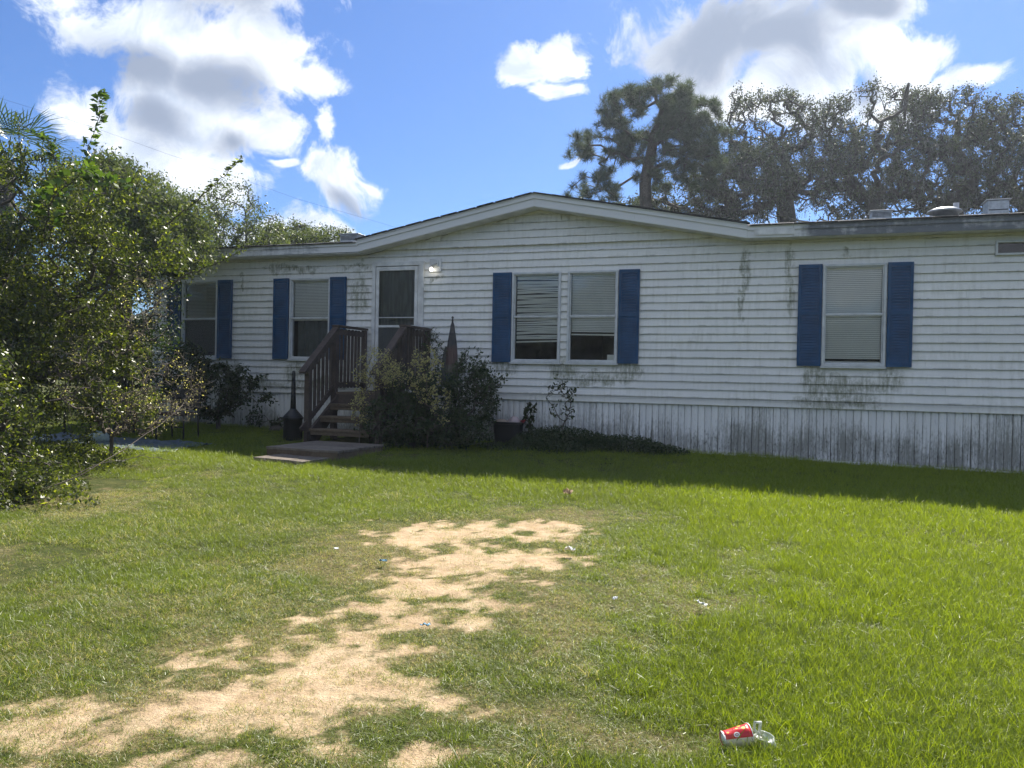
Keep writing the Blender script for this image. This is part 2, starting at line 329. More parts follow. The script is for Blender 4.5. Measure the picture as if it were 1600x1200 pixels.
DRYB = [(-2.62,-7.42,1.11,1.43),(-2.46,-8.81,1.15,.86),(-2.15,-9.7,1.15,.64),(-1.22,-8.09,.55,1.29),(-6.15,-6.64,.69,1.0),(-1.99,-5.6,1.19,.7),(-1.0,-9.31,.66,.44),(-.17,-7.56,.4,.4),(-.45,-9.35,.5,.16),(-2.3,-11.5,2,1.5)]
ca_, sa_ = math.cos(YAW), math.sin(YAW)
GROW = 1.0
def field(lst, x, y):
    out = np.full(np.shape(x), -9.0)
    for bx, by, rx, ry in lst:
        dx, dy = (x-bx)*GROW, (y-by)*GROW; a = dx*ca_+dy*sa_; b = -dx*sa_+dy*ca_
        out = np.maximum(out, 1-np.sqrt((a/rx)**2+(b/ry)**2))
    return out
def ss(x, a, b): t = np.clip((x-a)/(b-a), 0, 1); return t*t*(3-2*t)
def sandmask(x, y):
    n = (fbm(x*2.6+4, y*2.6+8, 3, .6)-.5)*1.6+(fbm(x*9+4, y*9+8, 4, .65)-.5)*2.6
    return ss(field(SAND, x+.12*n, y)*.95+n*1.15+.08, -.35, .80)
def drymask(x, y):
    n = (fbm(x*1.7+40, y*1.7+3, 5, .6)-.5)*1.3+(fbm(x*7+40, y*7+3, 3, .6)-.5)*1.2; n2 = fbm(x*.8+11, y*.8+23, 4)-.5
    return np.clip(np.maximum(ss(field(DRYB, x, y)+n*1.3, -.30, 1.0)*.75, ss(n+n2*1.6, .10, .55)*.5), 0, 1)
def house_fp(x, y): return (x > -11.8) & (x < 6.4) & (y > .02) & (y < 8.2)

def axis(lo, hi, step, far):
    a = list(np.arange(lo, hi, step)); s = step; q = hi
    while q < far: a.append(q); s *= 1.35; q += s
    s = step; q = lo; b = []
    while q > -far: s *= 1.35; q -= s; b.append(q)
    return np.array(b[::-1]+a)
gx = axis(-10, 5, .045, 900); gy = axis(-12.5, .3, .045, 900)
GX, GY = np.meshgrid(gx, gy, indexing='ij'); GZ = gz(GX, GY)
V = np.stack([GX.ravel(), GY.ravel(), GZ.ravel()], 1)
ii = np.arange(len(gx)*len(gy)).reshape(len(gx), len(gy))
F = np.stack([ii[:-1, :-1].ravel(), ii[1:, :-1].ravel(), ii[1:, 1:].ravel(), ii[:-1, 1:].ravel()], 1)
gm = npmesh('ground', V, F)
for nm, fn in (('sand', sandmask), ('dry', drymask)):
    a = gm.attributes.new(nm, 'FLOAT', 'POINT'); a.data.foreach_set('value', fn(GX.ravel(), GY.ravel()).astype(np.float32))
m = Mat('ground_soil')
n = m.noise(m.pos(), 9, 8, .65); n2 = m.noise(m.pos(), 90, 4, .7); n3 = m.noise(m.pos(), 2.2, 4)
n4 = m.noise(m.pos(), 38, 8, .72); n5 = m.noise(m.pos((1, 1, 1)), 5.5, 7, .65)
sandc = m.mix(m.ramp(n, .3, .7), (.46, .335, .205), (.61, .465, .305)); sandc = m.mix(m.ramp(n5, .44, .70, 0, .55), sandc, (.33, .225, .135))
sandc = m.mix(m.math('MULTIPLY', m.ramp(n4, .58, .70), .55), sandc, (.20, .135, .075)); sandc = m.mix(m.ramp(n2, .66, .72, 0, .7), sandc, (.13, .09, .05))
thatch = m.mix(m.ramp(n4, .35, .65), (.085, .075, .034), (.24, .19, .095)); gsoil = m.mix(m.ramp(n, .35, .65), (.045, .06, .016), (.09, .095, .03))
sd_ = m.attr('sand').outputs['Fac']; dr_ = m.attr('dry').outputs['Fac']; wob = m.math('ADD', m.math('MULTIPLY', m.math('SUBTRACT', n4, .5), 1.0), m.math('MULTIPLY', m.math('SUBTRACT', n5, .5), 1.2))
c = m.mix(m.ramp(m.math('ADD', dr_, m.math('MULTIPLY', wob, .6)), .15, .95), gsoil, thatch)
c = m.mix(m.ramp(m.math('ADD', sd_, m.math('MULTIPLY', wob, 1.2)), .10, .95), c, sandc)
gmat = m.pbr(c, .95, m.bump(m.math('ADD', m.math('MULTIPLY', n4, .8), m.math('ADD', n, m.math('MULTIPLY', n2, .4))), .8, .03), spec=.1)
link('ground', gm, gmat, smooth=True, kind='structure')

# ------------------------------------------------------------------ the house
house = empty('mobile_home', (-2.7, 0, -1.2), label='long white mobile home with blue shutters, low gable and mildewed vinyl skirting', cat='house')
HP = house.matrix_world.copy()
HO = Vector((-2.7, 0, -1.2))
def hp(mb_or, name, mat, **k):     # part of the house, geometry given in world coordinates
    par = k.pop('parent', house); mb_or.v = [tuple(Vector(p)-HO) for p in mb_or.v]
    return mb_or.build(name, mat, par, **k)
XL, XR = -11.8, 6.4
def under(x): return float(np.interp(x, [-20, -7.03, -3.76, -.40, 20], [2.165, 2.165, 2.80, 2.150, 2.150]))
def rake_x(z):   # wall extent under the roof edge at height z
    if z <= 2.15: return XL, XR
    return -7.03+(z-2.165)/(.635)*3.27, -.40-(z-2.150)/(.65)*3.36
# openings: x0,x1,z0,z1
WZ0, WZ1 = .262, 1.752
WIN = [(-11.10,-10.27,'mixed'),(-8.60,-7.75,'mixed'),(-4.19,-3.36,'crooked'),(-3.22,-2.40,'raised'),(.70,1.54,'down')]
OPEN = [(a, b, WZ0, WZ1) for a, b, _ in WIN]+[(-6.86,-5.86,-.40,2.00),(2.93,3.95,1.84,2.02)]
PITCH = .125
k = 0; z = -.27
while z < 2.78:
    z1 = z+PITCH
    a0, b0 = rake_x(z); a1, b1 = rake_x(z1)
    if z <= 2.15 < z1: a1, b1 = rake_x(2.151); a1, b1 = XL, XR; z1c = 2.149
    else: z1c = z1
    if z > 2.15 or z1c != z1:
        z1c = z1 if z > 2.15 else 2.15
    if z1c-z < .02: z = z1; continue
    if z > 2.15 and a1 >= b1: a1 = b1 = (a0+b0)/2
    brk = sorted({XL, XR}|{o[0] for o in OPEN}|{o[1] for o in OPEN})
    runs = []; cur = []
    for xa, xb in zip(brk[:-1], brk[1:]):
        lo, hi = z, z1c; xm = (xa+xb)/2
        for o in OPEN:
            if o[0] <= xm <= o[1]:
                if o[2] <= lo and o[3] >= hi: lo = hi
                elif o[2] <= lo < o[3]: lo = o[3]
                elif o[2] < hi <= o[3]: hi = o[2]
        if hi-lo > .004: cur.append((xa, xb, lo, hi))
        elif cur: runs.append(cur); cur = []
    if cur: runs.append(cur)
    # long runs are made of lengths of about 3.6 m with visible butt joints
    pieces = []
    for run in runs:
        acc = []
        for (xa, xb, lo, hi) in run:
            while True:
                j = (math.floor((xa+k*1.31)/3.66)+1)*3.66-k*1.31
                if xa+.25 < j < xb-.25: acc.append((xa, j-.0012, lo, hi)); pieces.append(acc); acc = []; xa = j+.0012
                else: break
            acc.append((xa, xb, lo, hi))
        pieces.append(acc)
    for pc in pieces:
        mb = MB(); jit = random.uniform(-.0025, .0025)
        for (xa, xb, lo, hi) in pc:
            if z > 2.15:
                A0, B0, A1, B1 = max(xa, a0), min(xb, b0), max(xa, a1), min(xb, b1)
                if B0-A0 < .02: continue
                if B1 < A1: A1 = B1 = min(max((a1+b1)/2, A0), B0)
            else: A0, B0, A1, B1 = xa, xb, xa, xb
            H = hi-lo
            prof = [(.018, 1), (.002, 1-.003/max(H, .03)), (-.005, .58), (-.008, .50), (-.020, .03), (-.020, 0), (.018, 0)]
            v = []
            for (yy, t) in prof:
                zz = lo+H*max(t, 0); xa_ = A0+(A1-A0)*max(t, 0); xb_ = B0+(B1-B0)*max(t, 0)
                v += [(xa_, yy+jit, zz), (xb_, yy+jit, zz)]
            nf = [(2*i, 2*i+2, 2*i+3, 2*i+1) for i in range(len(prof)-1)]
            mb.add(v, [q[::-1] for q in nf]+[tuple(range(0, 14, 2)), tuple(range(1, 14, 2))[::-1]])
        if mb.v: hp(mb, 'siding_board', SID)
    z = z1; k += 1
# house shell behind the boards: sheathing as a grid of plates round the openings, side and back walls
mb = MB(); brk = sorted({XL, XR}|{o[0] for o in OPEN}|{o[1] for o in OPEN})
for xa, xb in zip(brk[:-1], brk[1:]):
    zs = [(-.40, 2.16)]; xm = (xa+xb)/2
    for o in OPEN:
        if o[0] <= xm <= o[1]: zs = [(-.40, o[2]), (o[3], 2.16)]
    for q0, q1 in zs:
        if q1-q0 > .01: mb.box(xa, xb, .022, .06, q0, q1)
mb.add([(-7.03,.03,2.16),(-.40,.03,2.16),(-3.76,.03,2.80),(-7.03,.06,2.16),(-.40,.06,2.16),(-3.76,.06,2.80)], [(0,1,2),(5,4,3),(0,2,5,3),(1,4,5,2)])
hp(mb, 'wall_sheathing', SID)
mb = MB().box(XL, XL+.03, .06, 8, -1.3, 2.2); hp(mb, 'side_wall', SID)
mb = MB().box(XR-.03, XR, .06, 8, -1.3, 2.2); hp(mb, 'side_wall', SID)
mb = MB().box(XL, XR, 8.001, 8.03, -1.3, 2.2); hp(mb, 'back_wall', SID)
for xs in (XL-.03, XR-.07): hp(MB().box(xs, xs+.10, -.028, .02, -.39, 2.15), 'corner_trim', TRIM)
# skirting: bottom band + upright ribbed panels
x = XL; cuts = [XL, -9.9, -7.4, -4.95, -3.75, -1.6, 1.0, 3.4, XR]
for a, b in zip(cuts[:-1], cuts[1:]):
    yj = random.uniform(-.004, .004)
    hp(MB().box(a+.002, b-.002, -.034+yj, .02, -.378, -.30).box(a+.002, b-.002, -.040+yj, -.0345+yj, -.382, -.366).box(a+.002, b-.002, -.040+yj, -.0345+yj, -.306, -.296), 'skirting_band', SID)
sk = MB(); W_ = .102
pr = [(0, .020), (.006, .002), (.044, -.006), (.058, -.006), (.096, .002), (W_, .020)]
v = []
for (xx, yy) in pr: v += [(xx, yy, -.62), (xx, yy, .0)]
sk.add(v, [(2*i, 2*i+2, 2*i+3, 2*i+1) for i in range(len(pr)-1)])
skm = sk.mesh('skirting_panel'); n_ = int((XR-XL)/W_)
for i in range(n_):
    o = link('skirting_panel', skm, SKI, house); o.location = Vector((XL+i*W_, random.uniform(.0, .008), -.383))-HO
    o.scale.z = 1.65; o.rotation_euler.y = random.gauss(0, .004)
hp(MB().box(XL, XR, .03, .035, -1.6, -.38), 'skirting_backing', DARK)
# kerb strip under the skirting
pts = [(XL, -1.05), (-9.3, -1.062), (-1.6, -1.125), (.9, -1.165), (3.3, -1.200), (XR, -1.235)]
mb = MB()
for (a, za), (b, zb) in zip(pts[:-1], pts[1:]):
    mb.add([(a, -.035, za-.12), (b, -.035, zb-.12), (b, -.035, zb+.012), (a, -.035, za+.012), (a, -.005, za+.012), (b, -.005, zb+.012)], [(0,1,2,3), (3,2,5,4)])
hp(mb, 'skirting_channel', TRIM)

# windows
def frame_box(mb, x0, x1, z0, z1, w, y0, y1):
    mb.box(x0, x0+w, y0, y1, z0, z1).box(x1-w, x1, y0, y1, z0, z1).box(x0+w, x1-w, y0, y1, z1-w, z1).box(x0+w, x1-w, y0, y1, z0, z0+w)
def blind_mb(x0, x1, ztop, zbot, y=.052, sag=0, crook=0):
    mb = MB(); n = int((ztop-zbot)/.028); 
    for i in range(n):
        zz = ztop-i*.028; t = i/max(1, n-1)
        zl = zz-sag*t+crook*math.sin(i*2.3)*.004+crook*.004*random.gauss(0, 1); zr = zz+crook*.004*random.gauss(0, 1)
        xm = (x0+x1)/2; zm = (zl+zr)/2+crook*.004*random.gauss(0, 1)
        v = []
        for xx, q in ((x0, zl), (xm, zm), (x1, zr)): v += [(xx, y-.005, q-.0122), (xx, y+.005, q+.0122)]
        mb.add(v, [(0, 2, 3, 1), (2, 4, 5, 3)])
    mb.box(x0, x1, y-.012, y+.012, ztop+.005, ztop+.035)
    mb.add([(x0, y-.01, zbot-sag-.02), (x1, y-.01, zbot-.02), (x1, y-.01, zbot+.004), (x0, y-.01, zbot-sag+.004)], [(0,1,2,3)])
    return mb
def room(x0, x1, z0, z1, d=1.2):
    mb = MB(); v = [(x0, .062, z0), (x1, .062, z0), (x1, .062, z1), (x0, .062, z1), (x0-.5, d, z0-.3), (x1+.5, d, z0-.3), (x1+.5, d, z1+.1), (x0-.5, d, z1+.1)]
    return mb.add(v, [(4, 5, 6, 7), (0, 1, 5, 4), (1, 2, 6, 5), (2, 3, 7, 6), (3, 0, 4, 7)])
ZM = (WZ0+WZ1)/2+.01
def sheet(x0, x1, y0, y1, z0, z1): return MB().add([(x0, y0, z0), (x1, y0, z0), (x1, y0, z1), (x0, y0, z1)], [(0, 1, 2, 3)])
for i, (a, b, kind) in enumerate(WIN):
    mb = MB(); frame_box(mb, a-.012, b+.012, WZ0-.012, WZ1+.012, .035, -.045, .062); frame_box(mb, a+.0235, b-.0235, WZ0+.0235, WZ1-.0235, .018, -.02, .05)
    w = hp(mb, 'window', FRAME, bevel=.002)
    hp(MB().box(a+.03, b-.03, -.036, -.004, ZM-.018, ZM+.018).box(a+.03, b-.03, -.042, -.037, ZM-.006, ZM+.006), 'meeting_rail', FRAME, parent=w)
    hp(MB().box(a-.03, b+.03, -.062, -.018, WZ0-.040, WZ0-.014), 'sill', FRAME, parent=w)
    hp(sheet(a+.036, b-.036, .012, .016, ZM+.019, WZ1-.036), 'pane', GLASS, parent=w)
    hp(sheet(a+.036, b-.036, .012, .016, WZ0+.036, ZM-.019), 'pane', GLASS, parent=w)
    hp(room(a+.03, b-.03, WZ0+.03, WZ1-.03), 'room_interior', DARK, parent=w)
    if kind == 'down': hp(blind_mb(a+.045, b-.045, WZ1-.06, WZ0+.06), 'blind', BLIND, parent=w)
    elif kind == 'raised':
        hp(blind_mb(a+.045, b-.045, WZ1-.06, WZ0+.46, sag=-.01), 'blind', BLIND, parent=w)
        hp(MB().box(b-.16, b-.05, .03, .045, WZ0+.045, WZ0+.13), 'paper_card', BLIND, parent=w)
    elif kind == 'crooked': hp(blind_mb(a+.055, b-.045, WZ1-.08, WZ0+.36, sag=.02, crook=1.6), 'blind', BLIND, parent=w)
    else:
        hp(blind_mb(a+.045, b-.045, WZ1-.06, ZM-.02 if i else WZ0+.08), 'blind', BLIND, parent=w)
        if not i: hp(MB().box(a+.036, b-.036, .002, .005, WZ0+.036, ZM-.019), 'insect_screen', SCREEN, parent=w)
    if kind in ('mixed',) and i: 
        cm = MB(); n = 26
        for j in range(n):
            xa = a+.05+(b-a-.1)*j/n; xb = a+.05+(b-a-.1)*(j+1)/n; ya = .16+.02*math.sin(j*1.9); yb = .16+.02*math.sin((j+1)*1.9)
            cm.add([(xa, ya, WZ0), (xb, yb, WZ0), (xb, yb, ZM), (xa, ya, ZM)], [(0,1,2,3)])
        hp(cm, 'curtain', CURT, parent=w)
# furniture silhouettes seen under the raised blind
# transom
a, b, z0, z1 = OPEN[-1]; mb = MB(); frame_box(mb, a-.012, b+.012, z0-.012, z1+.012, .03, -.045, .062)
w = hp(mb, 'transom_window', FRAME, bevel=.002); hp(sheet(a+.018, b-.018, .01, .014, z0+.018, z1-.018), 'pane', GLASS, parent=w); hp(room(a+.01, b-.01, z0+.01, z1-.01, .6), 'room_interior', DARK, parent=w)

# shutters: frame + two louvre fields
def shutter_mesh(w=.335, h=1.52):
    mb = MB(); rl = .045
    mb.box(0, w, -.012, .0, 0, h)                                   # backing sheet
    mb.box(0, rl, -.032, -.0125, 0, h).box(w-rl, w, -.032, -.0125, 0, h)
    for q0, q1 in ((0, .07), (h*.52-.03, h*.52+.03), (h-.06, h)): mb.box(rl, w-rl, -.032, -.0125, q0, q1)
    for q0, q1 in ((.07, h*.52-.03), (h*.52+.03, h-.06)):
        n = int((q1-q0)/.040); s = (q1-q0)/n
        for i in range(n):
            za = q0+i*s
            mb.add([(rl, -.030, za+.002), (w-rl, -.030, za+.002), (w-rl, -.014, za+s*.92), (rl, -.014, za+s*.92), (rl, -.0125, za+.002), (w-rl, -.0125, za+.002)], [(0,1,2,3), (0,4,5,1)])
    return mb.mesh('shutter')
shm = shutter_mesh()
for xs in (-11.47, -10.245, -8.965, -7.735, -4.545, -2.375, .345, 1.565):
    o = link('shutter', shm, SHUT, house); o.location = Vector((xs, -.024, .248))-HO; o.rotation_euler.y = random.gauss(0, .002)

# door: trim + storm door + inner door
mb = MB(); D0, D1, DZ0, DZ1 = -6.86, -5.86, -.33, 2.0
for (x0, x1, z0, z1) in ((D0-.01, D0+.06, DZ0, DZ1+.01), (D1-.06, D1+.01, DZ0, DZ1+.01), (D0+.06, D1-.06, DZ1-.06, DZ1+.01)): mb.box(x0, x1, -.05, .062, z0, z1)
hp(mb, 'door_frame', TRIM, bevel=.003)
mb = MB(); sx0, sx1, sz0, sz1 = D0+.075, D1-.10, DZ0+.02, DZ1-.075; zr = .86
mb.box(sx0, sx0+.06, -.056, -.025, sz0, sz1).box(sx1-.06, sx1, -.056, -.025, sz0, sz1)
for q0, q1 in ((sz0, sz0+.18), (zr-.02, zr+.02), (sz1-.07, sz1)): mb.box(sx0+.06, sx1-.06, -.056, -.025, q0, q1)
sd = hp(mb, 'storm_door', TRIM, bevel=.003)
hp(sheet(sx0+.061, sx1-.061, -.042, -.038, zr+.021, sz1-.071), 'pane', GLASS, parent=sd)
hp(MB().box(sx0+.061, sx1-.061, -.042, -.038, sz0+.181, zr-.021), 'insect_screen', SCREEN, parent=sd)
hp(MB().box(sx0+.061, sx1-.061, -.055, -.044, zr+.15, zr+.165), 'rail', FRAME, parent=sd)
hp(MB().box(sx1-.05, sx1-.02, -.085, -.057, .62, .80).box(sx1-.045, sx1-.025, -.115, -.086, .68, .74), 'door_handle', METALD, parent=sd)
hp(MB().box(D1-.098, D1-.062, -.04, -.01, DZ0, DZ1-.065), 'door_hinge_strip', TRIM)
m = Mat('inner_door_grey'); n = m.noise(m.pos((6, 1, .8)), 3, 5); n2 = m.noise(m.pos((1, 1, 1)), 3, 3)
idm = m.pbr(m.mix(m.ramp(n, .4, .65), (.07, .085, .095), (.13, .15, .16)), .5)
hp(MB().box(D0+.06, D1-.06, .03, .06, DZ0, DZ1-.06).box(-6.66, -6.1, .022, .0295, .95, 1.75).box(-6.66, -6.1, .022, .0295, -.1, .6), 'inner_door', idm)
hp(MB().box(D0-.02, D1+.02, -.09, .062, DZ0-.07, DZ0), 'door_threshold', GALV)
# porch light
pl = hp(MB().box(-5.745, -5.525, -.034, -.012, 1.815, 2.045), 'porch_light', TRIM, bevel=.004)
hp(MB().box(-5.70, -5.57, -.060, -.035, 1.90, 2.01), 'mounting_box', TRIM, parent=pl, bevel=.006)
T = Matrix.Translation(Vector((-5.675, -.095, 1.88)))@Matrix.Rotation(rad(155), 4, 'X')
hp(MB().lathe([(.016, -.05), (.022, -.02), (.026, 0)], 14, T), 'lamp_holder', GALV, parent=pl, smooth=True)
mm = Mat('lit_bulb'); em = mm.n('ShaderNodeEmission'); em.inputs[0].default_value = (1, .93, .78, 1); em.inputs[1].default_value = 4; mm.l(em.outputs[0], mm.out.inputs[0])
hp(MB().lathe([(.001, .072), (.016, .068), (.028, .052), (.032, .035), (.026, .014), (.018, .001)][::-1], 16, T), 'bulb', mm.m, parent=pl, smooth=True)
hp(MB().tube([(-5.60, -.06, 1.955), (-5.60, -.09, 1.95), (-5.66, -.10, 1.92), (-5.675, -.095, 1.90)], .012, 8), 'lamp_arm', GALV, parent=pl)

# eaves: fascia in the plane y=-.30, stepped in two courses; rakes follow the gable
def fas(xa, za, xb, zb, h=.175, y=-.30, name='fascia', ov=0):
    mb = MB()
    def seg(o0, o1, y0, y1): mb.add([(xa, y0, za+o0), (xb, y0, zb+o0), (xb, y1, zb+o0), (xa, y1, za+o0), (xa, y0, za+o1), (xb, y0, zb+o1), (xb, y1, zb+o1), (xa, y1, za+o1)], [(0,3,2,1),(4,5,6,7),(0,1,5,4),(1,2,6,5),(2,3,7,6),(3,0,4,7)])
    seg(0, h*.62, y, y+.02); seg(h*.6205, h*.93, y-.018, y+.02); seg(h*.9305, h, y-.03, y+.02)
    return hp(mb, name, FAS)
def seam(a, b): return a+.002, b-.002
for a, b in ((-12.1, -9.6), (-9.6, -7.03)): fas(a+.002, 2.165, b-.001, 2.172)
for (xa, za), (xb, zb) in zip([(-7.03, 2.172), (-5.4, 2.49), (-3.76, 2.808), (-2.1, 2.487)], [(-5.4, 2.49), (-3.76, 2.808), (-2.1, 2.487), (-.40, 2.155)]):
    fas(xa+.001, za, xb-.001, zb, .205)
fas(-.399, 2.155, .25, 2.150); fas(.253, 2.150, 3.4, 2.142); fas(3.403, 2.142, 6.7, 2.14)
# the short rotten end where the white cover has come away
hp(MB().add([(-.30, -.3195, 2.19), (.27, -.3195, 2.185), (.27, -.3195, 2.275), (-.30, -.3195, 2.285), (-.30, -.3192, 2.19), (.27, -.3192, 2.185), (.27, -.3192, 2.275), (-.30, -.3192, 2.285)], [(0,1,2,3),(7,6,5,4),(0,4,5,1),(1,5,6,2),(2,6,7,3)]), 'fascia_cover', TRIM)
# soffits
for a, b in ((-12.1, -7.03), (-.40, 6.7)): hp(MB().box(a, b, -.279, .02, 2.152, 2.164), 'soffit', TRIM)
for (xa, za), (xb, zb) in (((-7.03, 2.165), (-3.76, 2.80)), ((-3.76, 2.80), (-.40, 2.152))):
    hp(MB().add([(xa, -.279, za), (xb, -.279, zb), (xb, .02, zb), (xa, .02, za), (xa, -.279, za+.012), (xb, -.279, zb+.012), (xb, .02, zb+.012), (xa, .02, za+.012)], [(0,3,2,1),(4,5,6,7),(0,1,5,4),(2,3,7,6)]), 'soffit', TRIM)
# roof: front and back slopes, dormer gable
S_ = .200
mb = MB(); e = 2.335; ry = 4.0; rz = e+S_*(ry+.33)
def slab(poly, t=.012):
    n = len(poly); v = [(x, y, z) for x, y, z in poly]+[(x, y, z-t) for x, y, z in poly]
    mb.add(v, [tuple(range(n)), tuple(range(2*n-1, n-1, -1))]+[(i, i+n, (i+1) % n+n, (i+1) % n) for i in range(n)])
slab([(-12.12, -.345, e), (-7.08, -.345, e), (-7.08, ry, rz), (-12.12, ry, rz)])
slab([(-.36, -.345, e), (6.72, -.345, e), (6.72, ry, rz), (-.36, ry, rz)])
yb = (3.020-e)/S_-.33
slab([(-7.08, -.345, e), (-3.76, yb, 3.020), (-3.76, ry, rz), (-7.08, ry, rz)]); slab([(-3.76, yb, 3.020), (-.36, -.345, e), (-.36, ry, rz), (-3.76, ry, rz)])
slab([(6.72, ry, rz), (6.72, 8.35, e), (-12.12, 8.35, e), (-12.12, ry, rz)])
slab([(-7.08, -.35, 2.388), (-3.76, -.35, 3.026), (-3.76, yb+.2, 3.026), (-7.08, -.28, 2.388)]); slab([(-3.76, -.35, 3.026), (-.36, -.35, 2.371), (-.36, -.28, 2.371), (-3.76, yb+.2, 3.026)])
hp(mb, 'roof', SHING)
for xs in (XL, XR-.03):
    hp(MB().add([(xs, .06, 2.2), (xs, 8, 2.2), (xs, 8, 2.33), (xs, ry, rz-.03), (xs, .06, 2.38)], [(0,1,2,3,4)]), 'gable_end', SID)
# shingle edge showing above the fascia as individual tabs
tab = MB().box(0, .30, -.012, .10, 0, .006).mesh('shingle'); 
def tabs(xa, za, xb, zb, y):
    L = math.hypot(xb-xa, zb-za); n = int(L/.305); an = math.atan2(zb-za, xb-xa)
    for i in range(n):
        o = link('shingle', tab, SHING, house); t = i/n
        o.location = Vector((xa+(xb-xa)*t, y+random.uniform(-.008, .004), za+(zb-za)*t+random.uniform(0, .004)))-HO; o.rotation_euler = (random.uniform(0, .05), -an, 0)
tabs(-12.1, e+.002, -7.1, e+.002, -.345); tabs(-7.05, 2.390, -3.76, 3.027, -.352); tabs(-3.76, 3.027, -.36, 2.373, -.352); tabs(-.36, e+.002, 6.7, e+.002, -.345)
# roof vents and the plumbing box
def roofz(y): return e+S_*(y+.345)
def link_child(lv, par):
    lv.v = [tuple(Vector(p)-HO) for p in lv.v]; return lv.build('vent_louvre', METALD, par)
def box_vent(x, y, w, d, h, name, label=None):
    z = roofz(y); v = hp(MB().box(x, x+w, y, y+d, z-.05, z+h).box(x-.03, x+w+.03, y-.03, y+d+.03, z+h+.001, z+h+.02), name, GALV, bevel=.004); 
    if label: v['label'] = label
    lv = MB()
    for i in range(4 if h < .2 else 1): lv.box(x+.02, x+w-.02, y-.008, y-.001, z+h*.25+i*h*.17, z+h*.25+i*h*.17+h*.07)
    link_child(lv, v)
box_vent(1.74, 3.85, .36, .3, .14, 'roof_vent'); box_vent(3.66, 3.7, .34, .35, .24, 'roof_vent', 'tall white box vent'); box_vent(-9.35, 2.9, .45, .3, .16, 'roof_vent')
hp(MB().lathe([(.20, -.06), (.20, .05), (.30, .055), (.285, .085), (.20, .125), (.10, .145), (.001, .15)], 24, Matrix.Translation((2.98, 3.8, roofz(3.8)))), 'round_vent', GALV, smooth=True)
hp(MB().tube([(3.2, 3.95, 3.1), (3.2, 3.95, 3.42)], .05, 12), 'vent_pipe', GALV, smooth=True)

# ------------------------------------------------------------------ steps and small deck
steps = empty('porch_steps', (-6.36, -.95, -1.12), label='dark brown wooden steps and railed landing leading up to the front door', cat='steps')
SO = Vector((-6.36, -.95, -1.12))
def sp(mb, name, mat=WOODD, **k):
    mb.v = [tuple(Vector(p)-SO) for p in mb.v]; return mb.build(name, mat, steps, bevel=k.pop('bevel', .004), **k)
xl, xr = -6.95, -5.78; DKZ = -.31
for i in range(7):
    y0 = -1.06+i*.145; sp(MB().box(xl-.05, xr+.05, y0, y0+.137, DKZ-.035+random.uniform(-.003, .003), DKZ), 'deck_board', WOODO)
sp(MB().box(xl-.04, xr+.04, -1.058, -1.022, DKZ-.20, DKZ-.037), 'rim_board'); sp(MB().box(xl-.04, xl, -1.02, -.06, DKZ-.20, DKZ-.037), 'rim_board'); sp(MB().box(xr, xr+.04, -1.02, -.06, DKZ-.20, DKZ-.037), 'rim_board')
TR = [(-1.34, -.50), (-1.62, -.69), (-1.90, -.88)]
for (y0, zt) in TR:
    sp(MB().box(xl+.03, xr-.03, y0, y0+.135, zt-.038, zt), 'tread', WOODO); sp(MB().box(xl+.03, xr-.03, y0+.142, y0+.278, zt-.038, zt-.002), 'tread', WOODO)
    sp(MB().box(xl+.05, xr-.05, y0+.02, y0+.045, zt-.10, zt-.040), 'riser', WOODO)
for xx in (xl+.01, xr-.05):
    sp(MB().add([(xx, -1.92, -.93), (xx, -1.92, -1.14), (xx, -1.70, -1.14), (xx, -1.06, -.62), (xx, -1.06, -.35)], [(0,1,2,3,4)]).add([(xx+.04, -1.92, -.93), (xx+.04, -1.92, -1.14), (xx+.04, -1.70, -1.14), (xx+.04, -1.06, -.62), (xx+.04, -1.06, -.35)], [(4,3,2,1,0)]).bar((xx+.02, -1.9, -.935), (xx+.02, -1.06, -.355), .038, .012), 'stringer', bevel=0)
for xx, s in ((xl, -1), (xr, 1)):
    xo = xx+s*.045
    sp(MB().box(xo-.045, xo+.045, -1.86, -1.77, -1.15, .10), 'post'); sp(MB().box(xo-.045, xo+.045, -1.09, -1.0, -1.15, .75), 'post'); sp(MB().box(xo-.045, xo+.045, -.10, -.045, -1.15, .78), 'post')
    sp(MB().bar((xo, -2.0, -.02+.02), (xo, -.98, .80), .12, .04), 'handrail'); sp(MB().bar((xo-s*.02, -1.88, -.0+.0), (xo-s*.02, -1.0, .705), .035, .09), 'rail_board')
    sp(MB().bar((xo-s*.0, -2.0, -.90), (xo, -1.0, -.185), .035, .085), 'bottom_rail')
    sp(MB().box(xo-.065, xo+.065, -1.05, -.04, .785, .82), 'handrail'); sp(MB().box(xo-.02, xo+.02, -.999, -.101, .66, .75), 'rail_board'); sp(MB().box(xo-.02, xo+.02, -.999, -.101, -.23, -.15), 'bottom_rail')
    for j in range(6):
        y = -1.70+j*.115; sp(MB().bar((xo+s*.03, y, -.69+(y+1.7)*.715-.08), (xo+s*.03+random.gauss(0, .004), y, .13+(y+1.7)*.8+.02), .036, .036, (0, 1, 0)), 'baluster', bevel=0)
    for j in range(7):
        y = -.90+j*.115; sp(MB().bar((xo+s*.03, y, -.25), (xo+s*.03+random.gauss(0, .004), y+random.gauss(0, .004), .77), .036, .036, (0, 1, 0)), 'baluster', bevel=0)
